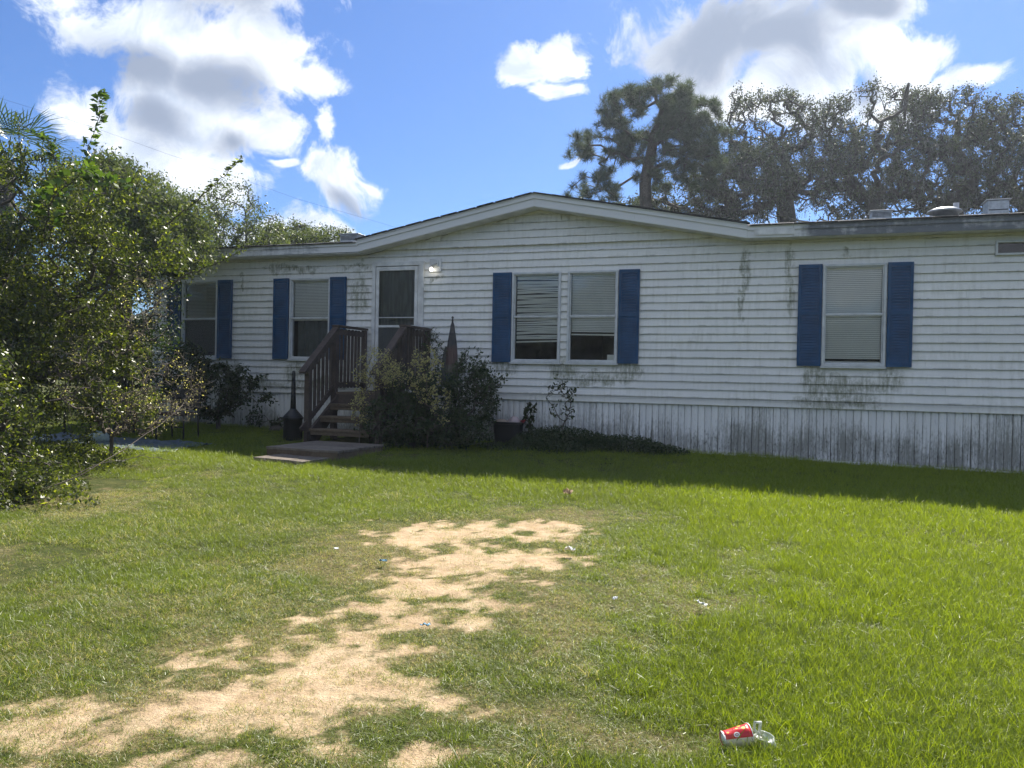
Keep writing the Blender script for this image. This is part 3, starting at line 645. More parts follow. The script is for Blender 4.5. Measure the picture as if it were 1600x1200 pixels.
# low platform and loose boards in front
plat = empty('wooden_platform', (-6.08, -2.58, -1.155), rad(-3), label='low brown wooden platform at the foot of the steps', cat='platform')
for i in range(9):
    y0 = -.70+i*.131; MB().box(-.60+random.uniform(-.01, .01), .60+random.uniform(-.012, .012), y0, y0+.122, .075+random.uniform(-.003, .003), .11).build('plank', WOODG, plat, bevel=.004)
for y0 in (-.70, .43): MB().box(-.59, .585, y0, y0+.04, -.08, .073).build('frame_board', WOODO, plat, bevel=.004)
for x0 in (-.59, .545): MB().box(x0, x0+.04, -.659, .429, -.08, .073).build('frame_board', WOODO, plat, bevel=.004)
lb = empty('board_walk', (-6.06, -3.46, gzs(-6.06, -3.46)+.018), rad(-6), label='four grey weathered boards lying in the grass before the platform', cat='boards')
for i in range(4):
    x0 = -.42+i*.205; o = MB().box(x0, x0+.194, -.38, .30+random.uniform(-.05, .03), 0, .045).build('plank', WOODG, lb, bevel=.005); o.rotation_euler = (random.uniform(-.02, .02), random.uniform(-.02, .02), random.uniform(-.015, .015))

# ------------------------------------------------------------------ small things by the wall
ash = empty('ashtray_stand', (-7.50, -1.48, gzs(-7.5, -1.48)), label='black plastic outdoor cigarette receptacle with tall neck beside the steps', cat='ashtray')
MB().lathe([(.150, 0), (.158, .02), (.150, .34), (.168, .345), (.170, .375), (.160, .385)], 28).build('bucket', BLACKP, ash, smooth=True)
MB().lathe([(.160, .386), (.150, .40), (.06, .50), (.048, .52)], 28).build('dome_lid', BLACKP, ash, smooth=True)
MB().lathe([(.047, .521), (.040, .70), (.030, 1.10), (.024, 1.14), (.012, 1.15)], 20).build('neck', BLACKP, ash, smooth=True)
tub = empty('planter_tub', (-4.12, -.33, gzs(-4.1, -.33)), rad(-3), label='black rectangular plastic tub overflowing with bags against the skirting', cat='tub')
mb = MB(); n = 20
def rr(t, a, b, p=5):
    c, s = math.cos(t), math.sin(t); return (a*math.copysign(abs(c)**(2/p), c), b*math.copysign(abs(s)**(2/p), s))
for q, (a, b, z) in enumerate([(.20, .15, 0), (.235, .175, .33), (.26, .20, .335), (.262, .202, .37), (.24, .18, .372), (.22, .165, .20)]):
    mb.v += [(*rr(2*math.pi*j/n, a, b), z) for j in range(n)]
for q in range(5): mb.f += [(q*n+j, q*n+(j+1) % n, (q+1)*n+(j+1) % n, (q+1)*n+j) for j in range(n)]
mb.f += [tuple(range(n))[::-1], tuple(range(5*n, 6*n))]
mb.build('tub_body', BLACKP, tub, smooth=False)
def crumple(name, size, mat, loc, label, cat, seed=0, sub=3, amp=.35, group=None, parent=None):
    bm = bmesh.new(); bmesh.ops.create_icosphere(bm, subdivisions=sub, radius=1.0); rg = random.Random(seed)
    ks = [(Vector((rg.gauss(0, 1), rg.gauss(0, 1), rg.gauss(0, 1))).normalized(), rg.uniform(2, 7), rg.uniform(0, 6)) for _ in range(9)]
    for v in bm.verts:
        d = sum(abs(math.sin(v.co.dot(a)*kq+ph)) for a, kq, ph in ks)/9-.6
        v.co *= 1+d*amp*2.2; v.co = Vector((v.co.x*size[0], v.co.y*size[1], max(v.co.z, -.45)*size[2]))
    me = bpy.data.meshes.new(name); bm.to_mesh(me); bm.free(); me.update()
    o = link(name, me, mat, parent, loc, True); o.rotation_euler.z = rg.uniform(0, 3); return tag(o, label, cat, group)
TAN = simple('tan_cloth', (.42, .33, .26), .9, 0, .25, 14); PINK = simple('pale_pink_cloth', (.50, .40, .40), .9, 0, .2, 14); RED = simple('red_petals', (.42, .03, .05), .6)
crumple('cloth_bag', (.15, .13, .07), TAN, (-4.22, -.36, -.775), 'crumpled tan cloth bag lying in the black tub', 'bag', 1)
crumple('cloth_bag', (.10, .10, .10), PINK, (-4.02, -.33, -.76), 'crumpled pale pink bag standing in the black tub', 'bag', 2)
fl = empty('red_flower', (-3.86, -.36, -.76), label='red silk flower poking over the right rim of the black tub', cat='flower')
mb = MB()
for i in range(12):
    a = i*2.4; e_ = .3+.5*(i % 3)/3; mb.add([(0,0,0), (.045*math.cos(a-.3), .045*math.sin(a-.3), .03+e_*.04), (.075*math.cos(a), .075*math.sin(a), .02+e_*.06), (.045*math.cos(a+.3), .045*math.sin(a+.3), .03+e_*.04)], [(0,1,2,3)])
mb.build('petals', RED, fl); MB().tube([(0, 0, 0), (-.02, .01, -.12)], .006, 6).build('stem', BLACKP, fl)

# folded patio umbrella with banded fabric
um = empty('folded_umbrella', (-5.12, -.42, gzs(-5.2, -.42)), label='folded patio umbrella with grey, rust and navy bands beside the railing', cat='umbrella')
m = Mat('banded_fabric'); g = m.n('ShaderNodeTexCoord'); sep = m.n('ShaderNodeSeparateXYZ'); m.l(g.outputs['Object'], sep.inputs[0]); nz = m.noise(m.obj(), 9, 4)
zz = m.math('ADD', sep.outputs[2], m.math('MULTIPLY', nz, .12))
c = m.mix(m.ramp(zz, 1.16, 1.24), (.010, .022, .045), (.11, .10, .075)); c = m.mix(m.ramp(zz, 1.32, 1.38), c, (.105, .068, .058)); c = m.mix(m.ramp(zz, 1.58, 1.70), c, (.055, .055, .06))
UMB = m.pbr(c, .9, m.bump(nz, .4, .01))
mb = MB(); n = 32; prof = [(.012, 2.01), (.028, 1.96), (.042, 1.86), (.064, 1.70), (.082, 1.50), (.094, 1.30), (.10, 1.10), (.09, .95)]
for (rr_, z) in prof: mb.v += [(rr_*(1+.18*math.sin(8*2*math.pi*j/n+z*3))*math.cos(2*math.pi*j/n), .8*rr_*(1+.18*math.sin(8*2*math.pi*j/n+z*3))*math.sin(2*math.pi*j/n), z+(.07*math.sin(8*2*math.pi*j/n) if z < 1 else 0)) for j in range(n)]
for q in range(len(prof)-1): mb.f += [(q*n+j, (q+1)*n+j, (q+1)*n+(j+1) % n, q*n+(j+1) % n) for j in range(n)]
mb.build('canopy', UMB, um, smooth=True)
MB().tube([(0, 0, 0), (0, 0, 2.0)], .019, 10).build('pole', METALD, um, smooth=True)
MB().lathe([(.010, 2.0), (.018, 2.03), (.012, 2.06), (.022, 2.09), (.001, 2.11)], 12).build('finial', METALD, um, smooth=True)
GREYF = simple('faded_grey_fabric', (.075, .085, .080), .9, 0, .3, 10)
mb = MB(); prof = [(.01, 1.60), (.035, 1.52), (.06, 1.35), (.075, 1.15), (.08, .9)]
for (rr_, z) in prof: mb.v += [(-.13+rr_*(1+.15*math.sin(6*2*math.pi*j/n))*math.cos(2*math.pi*j/n), .04+.7*rr_*math.sin(2*math.pi*j/n), z) for j in range(n)]
for q in range(len(prof)-1): mb.f += [(q*n+j, (q+1)*n+j, (q+1)*n+(j+1) % n, q*n+(j+1) % n) for j in range(n)]
mb.build('fabric_flap', GREYF, um, smooth=True, label='faded grey flap hanging lower on the left')
sh_ = empty('plant_stand', (-5.12, -.75, gzs(-5.1, -.75)), label='dark square stand half buried in the shrub under the umbrella', cat='stand')
MB().box(-.20, .20, -.15, .15, .86, .90).box(-.18, .18, -.13, .13, .78, .859).build('top', METALD, sh_, bevel=.004)
for sx in (-1, 1):
    for sy in (-1, 1): MB().box(sx*.17-.015, sx*.17+.015, sy*.12-.015, sy*.12+.015, 0, .779).build('leg', METALD, sh_)

# patio chair, back to the wall
ch = empty('patio_chair', (-9.12, -2.30, gzs(-9.1, -2.3)), rad(12), label='dark metal patio chair with brown seat in shade near the house corner', cat='chair')
BROWN = simple('brown_vinyl', (.06, .032, .028), .6)
for sx in (-1, 1):
    MB().tube([(sx*.23, -.22, 0), (sx*.235, -.23, .40), (sx*.235, -.20, .60)], .013, 8).build('leg', METALD, ch, smooth=True)
    MB().tube([(sx*.23, .24, 0), (sx*.23, .20, .42), (sx*.235, .27, .84)], .013, 8).build('leg', METALD, ch, smooth=True)
    MB().tube([(sx*.235, -.24, .60), (sx*.24, 0, .62), (sx*.235, .22, .60)], .015, 8).build('armrest', METALD, ch, smooth=True)
MB().box(-.22, .22, -.22, .20, .40, .45).build('seat', BROWN, ch, bevel=.015)
MB().add([(-.22, .205, .50), (.22, .205, .50), (.22, .275, .83), (-.22, .275, .83), (-.22, .225, .50), (.22, .225, .50), (.22, .295, .83), (-.22, .295, .83)], [(0,1,2,3),(7,6,5,4),(0,4,5,1),(1,5,6,2),(2,6,7,3),(3,7,4,0)]).build('backrest', METALD, ch, bevel=.006)
MB().tube([(-.23, -.21, .22), (.23, -.21, .22)], .009, 8).build('crossbar', METALD, ch)
# table in the shade under the shrub
tb = empty('garden_table', (-10.75, -2.3, gzs(-10.7, -2.3)), rad(8), label='low dark table standing in the shade under the overhanging shrub', cat='table')
MB().box(-.45, .45, -.35, .35, .44, .47).build('tabletop', METALD, tb, bevel=.004)
for sx in (-1, 1):
    for sy in (-1, 1): MB().tube([(sx*.42, sy*.3, 0), (sx*.42, sy*.3, .439)], .018, 8).build('leg', METALD, tb)
# tarp on the ground
mt = simple('blue_grey_tarp', (.12, .16, .19), .45, 0, .3, 9)
nx, ny = 70, 34; X = np.linspace(-11.3, -8.15, nx); Y = np.linspace(-3.55, -2.55, ny); TX, TY = np.meshgrid(X, Y, indexing='ij'); TX = TX+(fbm(TX*2, TY*2+5)-.5)*.5; TY = TY+(fbm(TX*2+9, TY*2)-.5)*.55
TZ = gz(TX, TY)+.012+np.abs(fbm(TX*6, TY*9, 4)-.5)*.16
ii = np.arange(nx*ny).reshape(nx, ny); tm = npmesh('tarp', np.stack([TX.ravel(), TY.ravel(), TZ.ravel()], 1), np.stack([ii[:-1,:-1].ravel(), ii[1:,:-1].ravel(), ii[1:,1:].ravel(), ii[:-1,1:].ravel()], 1))
to = link('tarp', tm, mt, smooth=True); tag(to, 'rumpled blue grey tarp on the ground beneath the left shrub', 'tarp')
sol = to.modifiers.new('thickness', 'SOLIDIFY'); sol.thickness = .004
crumple('plastic_bag', (.16, .12, .11), simple('pale_green_plastic', (.35, .42, .38), .4), (-9.95, -3.05, gzs(-9.95, -3.05)+.08), 'pale green plastic bag sitting on the blue grey tarp', 'bag', 8)
crumple('wood_log', (.22, .09, .07), BARK, (-8.62, -.35, gzs(-8.6, -.35)+.03), 'dark lump of wood on the grass against the left skirting', 'log', 9)

# litter
cup = empty('paper_cup', (-.105, -9.22, gzs(-.105, -9.22)+.044), label='crushed red paper cup with white rim lying in the grass', cat='cup')
cup.rotation_euler = (0, rad(84), rad(26))
m = Mat('red_cup_print'); tc_ = m.n('ShaderNodeTexCoord'); sep = m.n('ShaderNodeSeparateXYZ'); m.l(tc_.outputs['Object'], sep.inputs[0])
ang = m.math('ARCTAN2', sep.outputs[1], sep.outputs[0]); zc = sep.outputs[2]
def disc(a0, z0, rr):   # printed dot round the cup wall
    p = m.math('POWER', m.math('MULTIPLY', m.math('SUBTRACT', ang, a0), .040), 2); q = m.math('POWER', m.math('SUBTRACT', zc, z0), 2); return m.math('SQRT', m.math('ADD', p, q))
dd = disc(-2.3, -.004, 0)
red = m.mix(m.ramp(m.noise(m.obj((1, 1, 1)), 40, 4), .35, .7), (.52, .012, .022), (.66, .03, .035))
c = m.mix(m.ramp(dd, .0125, .0115), red, (.8, .78, .74)); rg_ = m.math('ABSOLUTE', m.math('SUBTRACT', dd, .0055)); c = m.mix(m.ramp(rg_, .0016, .0008), c, (.45, .03, .03))
for a0, z0, r_ in ((-2.9, .030, .009), (-3.05, .004, .007), (2.9, .018, .008), (-2.75, -.035, .006)): c = m.mix(m.ramp(disc(a0, z0, r_), r_, r_*.7), c, (.85, .45, .08))
side = m.math('COSINE', m.math('SUBTRACT', ang, -1.0)); c = m.mix(m.ramp(side, .62, .66), c, (.72, .66, .52))
CUP = m.pbr(c, .35)
mb = MB(); n = 40; prof = [(.0285, -.055), (.043, .055)]
for q in range(9):
    t = q/8; R_ = .0285+(.0145)*t; z = -.055+.11*t; sq = 1-.20*math.sin(math.pi*min(1, t*1.1))*.6
    mb.v += [(R_*math.cos(2*math.pi*j/n)*(1+.02*math.sin(5*j+q)), R_*math.sin(2*math.pi*j/n)*(sq), z) for j in range(n)]
for q in range(8): mb.f += [(q*n+j, q*n+(j+1) % n, (q+1)*n+(j+1) % n, (q+1)*n+j) for j in range(n)]
o = mb.build('cup_wall', CUP, cup, smooth=True); sm = o.modifiers.new('t', 'SOLIDIFY'); sm.thickness = .0008
MB().tube([(.0435*math.cos(2*math.pi*j/32), .0435*math.sin(2*math.pi*j/32)*.93, .056) for j in range(33)], .0022, 6, cap=False).build('rim', WHITEP, cup, smooth=True)
MB().lathe([(.0292, -.0565), (.0292, -.050), (.0275, -.050), (.0275, -.052), (.001, -.052)], 28, cap=False).build('base', WHITEP, cup, smooth=True)
m = Mat('clear_plastic'); t = m.n('ShaderNodeBsdfTransparent'); g = m.n('ShaderNodeBsdfPrincipled'); g.inputs['Base Color'].default_value = (.75, .78, .74, 1); g.inputs['Roughness'].default_value = .2
x = m.n('ShaderNodeMixShader'); x.inputs[0].default_value = .6; m.l(t.outputs[0], x.inputs[1]); m.l(g.outputs[0], x.inputs[2]); m.l(x.outputs[0], m.out.inputs[0]); CLEAR = m.m
lid = empty('crumpled_plastic', (.005, -9.20, gzs(0, -9.2)+.038), label='clear crumpled plastic beside the mouth of the red cup', cat='litter')
lid.rotation_euler = (rad(70), rad(20), rad(-20))
mb = MB(); n = 36
for (R_, z) in ((.044, 0), (.044, .008), (.037, .010), (.033, .004), (.030, .012), (.012, .015), (.001, .012)): mb.v += [(R_*math.cos(2*math.pi*j/n)*(1+.10*math.sin(3*j*.35)), R_*.8*math.sin(2*math.pi*j/n), z+.010*math.sin(j*.7)) for j in range(n)]
for q in range(6): mb.f += [(q*n+j, q*n+(j+1) % n, (q+1)*n+(j+1) % n, (q+1)*n+j) for j in range(n)]
mb.build('disc', CLEAR, lid, smooth=True)
MB().tube([(-.02, .01, .02), (-.045, .02, .05), (-.05, .05, .075), (-.035, .06, .06), (-.03, .02, .02)], .006, 6).build('torn_strip', CLEAR, lid, smooth=True)
def scrap(name, s, mat, loc, label, cat, seed):
    rg = random.Random(seed); n = 7; mb = MB(); bx = [(rg.uniform(-1, 1), rg.uniform(-1, 1), rg.uniform(2, 5), rg.uniform(0, 6)) for _ in range(5)]
    for i in range(n):
        for j in range(n):
            x = (i/(n-1)-.5)*2*s*rg.uniform(.8, 1.05); y = (j/(n-1)-.5)*1.5*s*rg.uniform(.8, 1.05); h = sum(abs(math.sin((x*a+y*b)*c/s+d)) for a, b, c, d in bx)/5
            mb.v.append((x*.8, y*.8, (h+rg.uniform(-.15, .15))*s*1.0))
    for i in range(n-1):
        for j in range(n-1):
            if (i in (0, n-2) and j in (0, n-2)) : continue
            mb.f.append((i*n+j, (i+1)*n+j, (i+1)*n+j+1, i*n+j+1))
    o = mb.build(name, mat, None, loc); o.rotation_euler = (rg.uniform(-.3, .3), rg.uniform(-.3, .3), rg.uniform(0, 6)); sm = o.modifiers.new('t', 'SOLIDIFY'); sm.thickness = .0012; return tag(o, label, cat)
BLUEP = simple('blue_plastic_scrap', (.12, .28, .40), .35)
for (x, y, s, mt_, lab) in ((-1.40, -6.82, .050, WHITEP, 'white crumpled paper scrap right of the bare sand patch'), (-.86, -7.80, .026, WHITEP, 'small white scrap in grass left of the other white scrap'),
                            (-.37, -7.71, .040, WHITEP, 'white crumpled tissue in the green grass furthest right'), (-1.74, -8.60, .036, BLUEP, 'blue torn wrapper on the edge of the sand path'),
                            (-2.56, -7.55, .034, BLUEP, 'small dull blue scrap in the dry grass left of the sand'), (-3.03, -7.4, .022, WHITEP, 'tiny white scrap in the dry grass on the left')):
    scrap('litter_scrap', s, mt_, (x, y, gzs(x, y)+.034), lab, 'litter', int(abs(x*100)))
scrap('dead_leaf', .075, simple('dead_leaf', (.34, .22, .12), .8), (-2.0, -4.55, gzs(-2, -4.55)+.05), 'curled brown dead leaf in the bright grass near the shade line', 'leaf', 31)

# ------------------------------------------------------------------ vegetation
def leaves(P, L, W, rng, up=.3, fold=0, dirs=None, jitter=1.0):
    n = len(P); a = rng.normal(size=(n, 3)) if dirs is None else dirs+rng.normal(size=(n, 3))*jitter
    a /= np.linalg.norm(a, axis=1, keepdims=True)+1e-9
    b = np.cross(a, rng.normal(size=(n, 3))+np.array([0, 0, up*3])); b /= np.linalg.norm(b, axis=1, keepdims=True)+1e-9
    s = rng.uniform(.4, 1.45, (n, 1)); A = a*L*s/2; B = b*W*s/2
    V = np.stack([P-A, P+B-A*.1, P+A, P-B-A*.1], 1).reshape(-1, 3)
    F = np.arange(4*n).reshape(n, 4); t = np.repeat(rng.random(n), 4)
    return V, F, t
def tubes(E0, E1, R0, R1, n=5):
    d = E1-E0; L = np.linalg.norm(d, axis=1, keepdims=True)+1e-9; d = d/L
    ref = np.where(np.abs(d[:, 2:3]) < .9, np.array([[0, 0, 1.]]), np.array([[1., 0, 0]])); a = np.cross(d, ref); a /= np.linalg.norm(a, axis=1, keepdims=True); b = np.cross(d, a)
    vs = []
    for (P, R) in ((E0, R0), (E1, R1)):
        for k in range(n):
            t = 2*math.pi*k/n; vs.append(P+(a*math.cos(t)+b*math.sin(t))*R[:, None])
    V = np.stack(vs, 1).reshape(-1, 3); m_ = len(E0); base = (np.arange(m_)*2*n)[:, None]
    F = np.concatenate([base+np.array([[k, (k+1) % n, n+(k+1) % n, n+k]]) for k in range(n)], 0)
    return V, F
def skeleton(trunk, lobes, n, rng, crook=.12, shell=.55, pw=.25, r_tip=.008, expo=.46, drop=0):
    """trunk: list of points; lobes: (cx,cy,cz,rx,ry,rz,weight). returns nodes, parents, radii, leaf nodes"""
    N = [np.array(p, float) for p in trunk]; par = [-1]+list(range(len(trunk)-1)); pl = [0.0]
    for i in range(1, len(N)): pl.append(pl[-1]+np.linalg.norm(N[i]-N[i-1]))
    w = np.array([l[6]*l[3]*l[4]*l[5] for l in lobes])**.8; w /= w.sum(); ks = rng.choice(len(lobes), n, p=w)
    L = np.array([l[:6] for l in lobes]); d = rng.normal(size=(n, 3)); d /= np.linalg.norm(d, axis=1, keepdims=True)
    T = L[ks, :3]+d*L[ks, 3:6]*(rng.uniform(shell, 1, (n, 1)))**.6
    T = T[np.argsort(np.linalg.norm(T-N[-1], axis=1))]
    N = np.array(N); cap = len(N)+n*3; A = np.zeros((cap, 3)); A[:len(N)] = N; c = len(N); PL = np.zeros(cap); PL[:c] = pl; PAR = np.full(cap, -1); PAR[:c] = par
    first = max(1, len(trunk)//2); tips = []
    for t in T:
        D = np.linalg.norm(A[first:c]-t, axis=1)+pw*PL[first:c]; j = first+int(np.argmin(D)); p = A[j]; q = t-p; ln = np.linalg.norm(q)
        pr_ = j
        for s in (.35, .7):
            A[c] = p+q*s+rng.normal(size=3)*ln*crook+np.array([0, 0, ln*.06]); PAR[c] = pr_; PL[c] = PL[pr_]+ln*.35; pr_ = c; c += 1
        A[c] = t; PAR[c] = pr_; PL[c] = PL[pr_]+ln*.3; tips.append(c); c += 1
    A = A[:c]; PAR = PAR[:c]; cnt = np.zeros(c); 
    for t in tips: cnt[t] += 1
    for i in range(c-1, 0, -1): cnt[PAR[i]] += cnt[i] if cnt[i] > 0 else 0
    R = r_tip*np.maximum(cnt, 1)**expo
    return A, PAR, R, np.array(tips)
def tree(name, label, cat, trunk, lobes, n, leafL, leafW, nleaf, spread, mat, bark=BARK, seed=0, group=None, moss=0, needle=False, minr=0, crown_name='crown', sprigs=0, **kw):
    rng = np.random.default_rng(seed); A, PAR, R, tips = skeleton(trunk, lobes, n, rng, **kw)
    base = np.array(trunk[0]); root = empty(name, tuple(base), label=label, cat=cat, group=group)
    I = np.arange(1, len(A)); P0 = A[PAR[I]]-base; P1 = A[I]-base; R1 = R[I]; R0 = np.minimum(R[PAR[I]], R1*1.5)
    big = R1 >= R.max()*.55
    for nm, sel in ((('trunk', big), ('branches', ~big)) if n >= 400 else (('stems', big | ~big),)):
        if sel.sum(): V, F = tubes(P0[sel], P1[sel], R0[sel], R1[sel], 8 if nm == 'trunk' else 4); link(nm, npmesh(nm, V, F), bark, root, smooth=True)
    k = rng.integers(0, len(tips), nleaf); t = tips[k]; s = rng.uniform(-.1, 1.15, (nleaf, 1)); Q = A[PAR[t]]
    if needle:
        k2 = rng.integers(0, len(tips), nleaf//26); t2 = tips[k2]; s2 = rng.uniform(.3, 1.1, (len(t2), 1)); c0 = A[PAR[t2]]*(1-s2)+A[t2]*s2+rng.normal(size=(len(t2), 3))*spread
        c0 = np.repeat(c0, 26, 0); d = rng.normal(size=c0.shape)+np.array([0, 0, .25]); d /= np.linalg.norm(d, axis=1, keepdims=True)
        side = np.cross(d, rng.normal(size=d.shape)); side /= np.linalg.norm(side, axis=1, keepdims=True); ln = leafL*rng.uniform(.7, 1.2, (len(d), 1))
        V = np.stack([c0-side*leafW/2, c0+side*leafW/2, c0+d*ln], 1).reshape(-1, 3)-base; F = np.arange(len(V)).reshape(-1, 3); tt = np.repeat(np.repeat(rng.random(len(t2)), 26), 3)
    else:
        P = Q*(1-s)+A[t]*s+rng.normal(size=(nleaf, 3))*spread-base; V, F, tt = leaves(P, leafL, leafW, rng)
    link(crown_name, npmesh(crown_name, V, F, tt), mat, root)
    if sprigs:
        ctr = A[tips].mean(0); dd_ = A[tips]-ctr; far_ = tips[np.argsort(-(np.linalg.norm(dd_, axis=1)+dd_[:, 2]*.8))[:sprigs*6:6]]
        for q in far_:
            d = (A[q]-ctr); d /= np.linalg.norm(d); d += np.array([0, 0, .7])+rng.normal(size=3)*.25; d /= np.linalg.norm(d); Ls = rng.uniform(.25, .6); p0 = A[q]-base-d*.15
            pts_ = [p0+d*Ls*t+np.array([0, 0, -.12*Ls*t*t])+rng.normal(size=3)*.012 for t in (0, .3, .6, 1)]
            mb = MB().tube([tuple(p) for p in pts_], [.006, .005, .004, .002], 5); mb.build('sprig', bark, root)
            k_ = 34; t_ = rng.uniform(.05, 1.05, (k_, 1)); P_ = p0+d*Ls*t_+np.array([0, 0, -.12*Ls])*t_*t_+rng.normal(size=(k_, 3))*.028; V, F, tt = leaves(P_, leafL*1.1, leafW*1.1, rng); link('sprig_leaves', npmesh('sprig_leaves', V, F, tt), mat, root)
    if moss:
        j = rng.integers(len(trunk), len(A), moss); P = A[j]-base+rng.normal(size=(moss, 3))*.05; Vs = []; Fs = []; ln = rng.uniform(.10, .45, moss); K = 4
        w = rng.uniform(.006, .022, moss); off = P.copy(); sd = rng.normal(size=(moss, 3)); sd[:, 2] = 0; sd /= np.linalg.norm(sd, axis=1, keepdims=True)
        rows = []
        for q in range(K+1): rows.append((off-sd*w[:, None]*(1-q/K*.8), off+sd*w[:, None]*(1-q/K*.8))); off = off+np.stack([rng.normal(size=moss)*.03, rng.normal(size=moss)*.03, -ln/K], 1)
        V = np.stack([r_ for pair in rows for r_ in pair], 1).reshape(-1, 3); b0 = (np.arange(moss)*(2*K+2))[:, None]
        F = np.concatenate([b0+np.array([[2*q, 2*q+1, 2*q+3, 2*q+2]]) for q in range(K)], 0); link('moss', npmesh('moss', V, F, np.zeros(len(V))), MOSS, root)
    return root
OAKL = leafmat('oak_leaf', (.036, .048, .032), (.120, .132, .092), .22, .3)
PINEL = leafmat('pine_needle', (.036, .052, .038), (.085, .11, .075), .3, .35)
MOSS = simple('spanish_moss', (.20, .21, .19), .95)
SHL = leafmat('shrub_leaf', (.026, .042, .014), (.105, .122, .028), .50, .6, (.34, .36, .05))
DKL = leafmat('dark_shrub_leaf', (.018, .036, .014), (.050, .075, .026), .35, .5)
SMALLG = leafmat('small_grey_leaf', (.050, .070, .040), (.13, .15, .08), .4, .4)
VINEL = leafmat('vine_leaf', (.040, .078, .020), (.10, .15, .035), .45, .5)
PALE = leafmat('pale_seed_leaf', (.36, .32, .18), (.60, .54, .34), .5, .1)
DRYTW = simple('dry_twig', (.13, .105, .08), .9)

# pine and oaks behind the house
tree('pine_tree', 'tall pine with rounded dark crown rising behind the gable, left of the mossy oaks', 'tree', [(-4.9, 18, -1), (-4.95, 18, 3), (-4.85, 18.1, 6.2), (-4.9, 18, 7.8), (-4.6, 18, 9.4), (-4.3, 18, 10.6)],
     [(-4.9, 18, 10.4, 2.1, 1.8, 1.15, 1), (-6.6, 18, 9.4, 1.3, 1.3, .8, 1), (-3.2, 18, 9.6, 1.4, 1.5, 1.5, 1), (-3.9, 18, 11.0, 1.3, 1.2, .7, 1), (-5.9, 18, 10.7, 1.0, 1, .6, .8), (-6.9, 17.5, 7.4, 1.1, 1.3, .6, .6), (-3.6, 18.5, 7.9, 1.9, 1.3, .6, .5), (-7.7, 18, 9.1, .6, .9, .35, .7), (-4.0, 18, 9.0, 1.6, 1.2, 1.2, .8), (-6.0, 18, 8.4, 1.0, 1, .7, .5), (-2.7, 18, 8.6, 1.0, 1.1, .8, .8), (-5.2, 18, 7.2, 1.2, 1, .5, .5)],
     380, .30, .013, 115000, .08, PINEL, BARK, 3, needle=True, r_tip=.012, expo=.50, crook=.16)
oaks = [((-2.0, 21), (-1.7, 8.6), [(-1.6, 21, 8.2, 2.0, 2, 1.3, 1), (-3.6, 21, 7.6, 2.0, 2, .9, 1), (-5.4, 22, 7.2, 1.9, 2, .8, .8)], 'shrubby grey oak low between the pine and the taller oaks'),
        ((.9, 23), (.3, 9.4), [(-.2, 23, 11.2, 2.0, 2, 1.35, 1), (.6, 23, 9.2, 2.3, 2, 1.4, 1), (-.9, 23, 9.6, 1.2, 1.4, 1.2, .8)], 'mossy live oak just right of the pine with an open, narrow top'),
        ((4.6, 24), (4.0, 9.0), [(3.9, 24, 11.4, 2.2, 2, 1.45, 1), (4.6, 24, 9.3, 2.8, 2.4, 1.6, 1), (2.4, 24, 10.2, 1.5, 1.6, 1.3, 1)], 'tallest broad mossy live oak above the low square roof vent'),
        ((7.6, 24), (7.0, 8.8), [(6.7, 24, 11.1, 2.1, 2, 1.25, 1), (7.5, 24, 9.0, 2.6, 2.3, 1.7, 1)], 'mossy live oak rising above the round roof vent'),
        ((10.6, 24.5), (10.2, 8.4), [(9.9, 24, 10.7, 2.2, 2, 1.2, 1), (10.8, 24, 8.7, 2.6, 2.2, 1.6, 1)], 'mossy live oak at the right edge behind the tall white vent'),
        ((14.2, 24), (13.8, 8.4), [(14, 24, 10.4, 2.5, 2, 1.5, 1), (14.5, 24, 8.3, 2.6, 2.2, 1.8, 1)], 'mossy live oak furthest right')]
for i, ((bx, by), (tx, tz), lobes, lab) in enumerate(oaks):
    lobes = [(l[0], l[1], l[2], l[3]*1.18, l[4], l[5], l[6]) for l in lobes]+[(l[0]+(.8 if i_ else -.9), l[1]+.3, l[2]-2.4, l[3]*1.15, l[4], 1.5, .55) for i_, l in enumerate(lobes[:2])]
    ro = random.Random(i); lobes += [(tx+ro.uniform(-2.2, 2.2), by, tz+ro.uniform(2.0, 3.3)*(1 if i else .3), .7, .7, .45, .9) for _ in range(3)]
    tree('live_oak', lab, 'tree', [(bx, by, -1), (bx+.2, by, 1.5), (bx-.1, by, 3.6), ((bx+tx)/2, by, tz-3.2), (tx, by, tz-1.2)], lobes, 1000, .085, .048, 40000, .12, OAKL, BARKG, 20+i, 'mossy oaks behind the house', moss=1800, r_tip=.016, expo=.46, crook=.24, pw=.18, shell=.6)
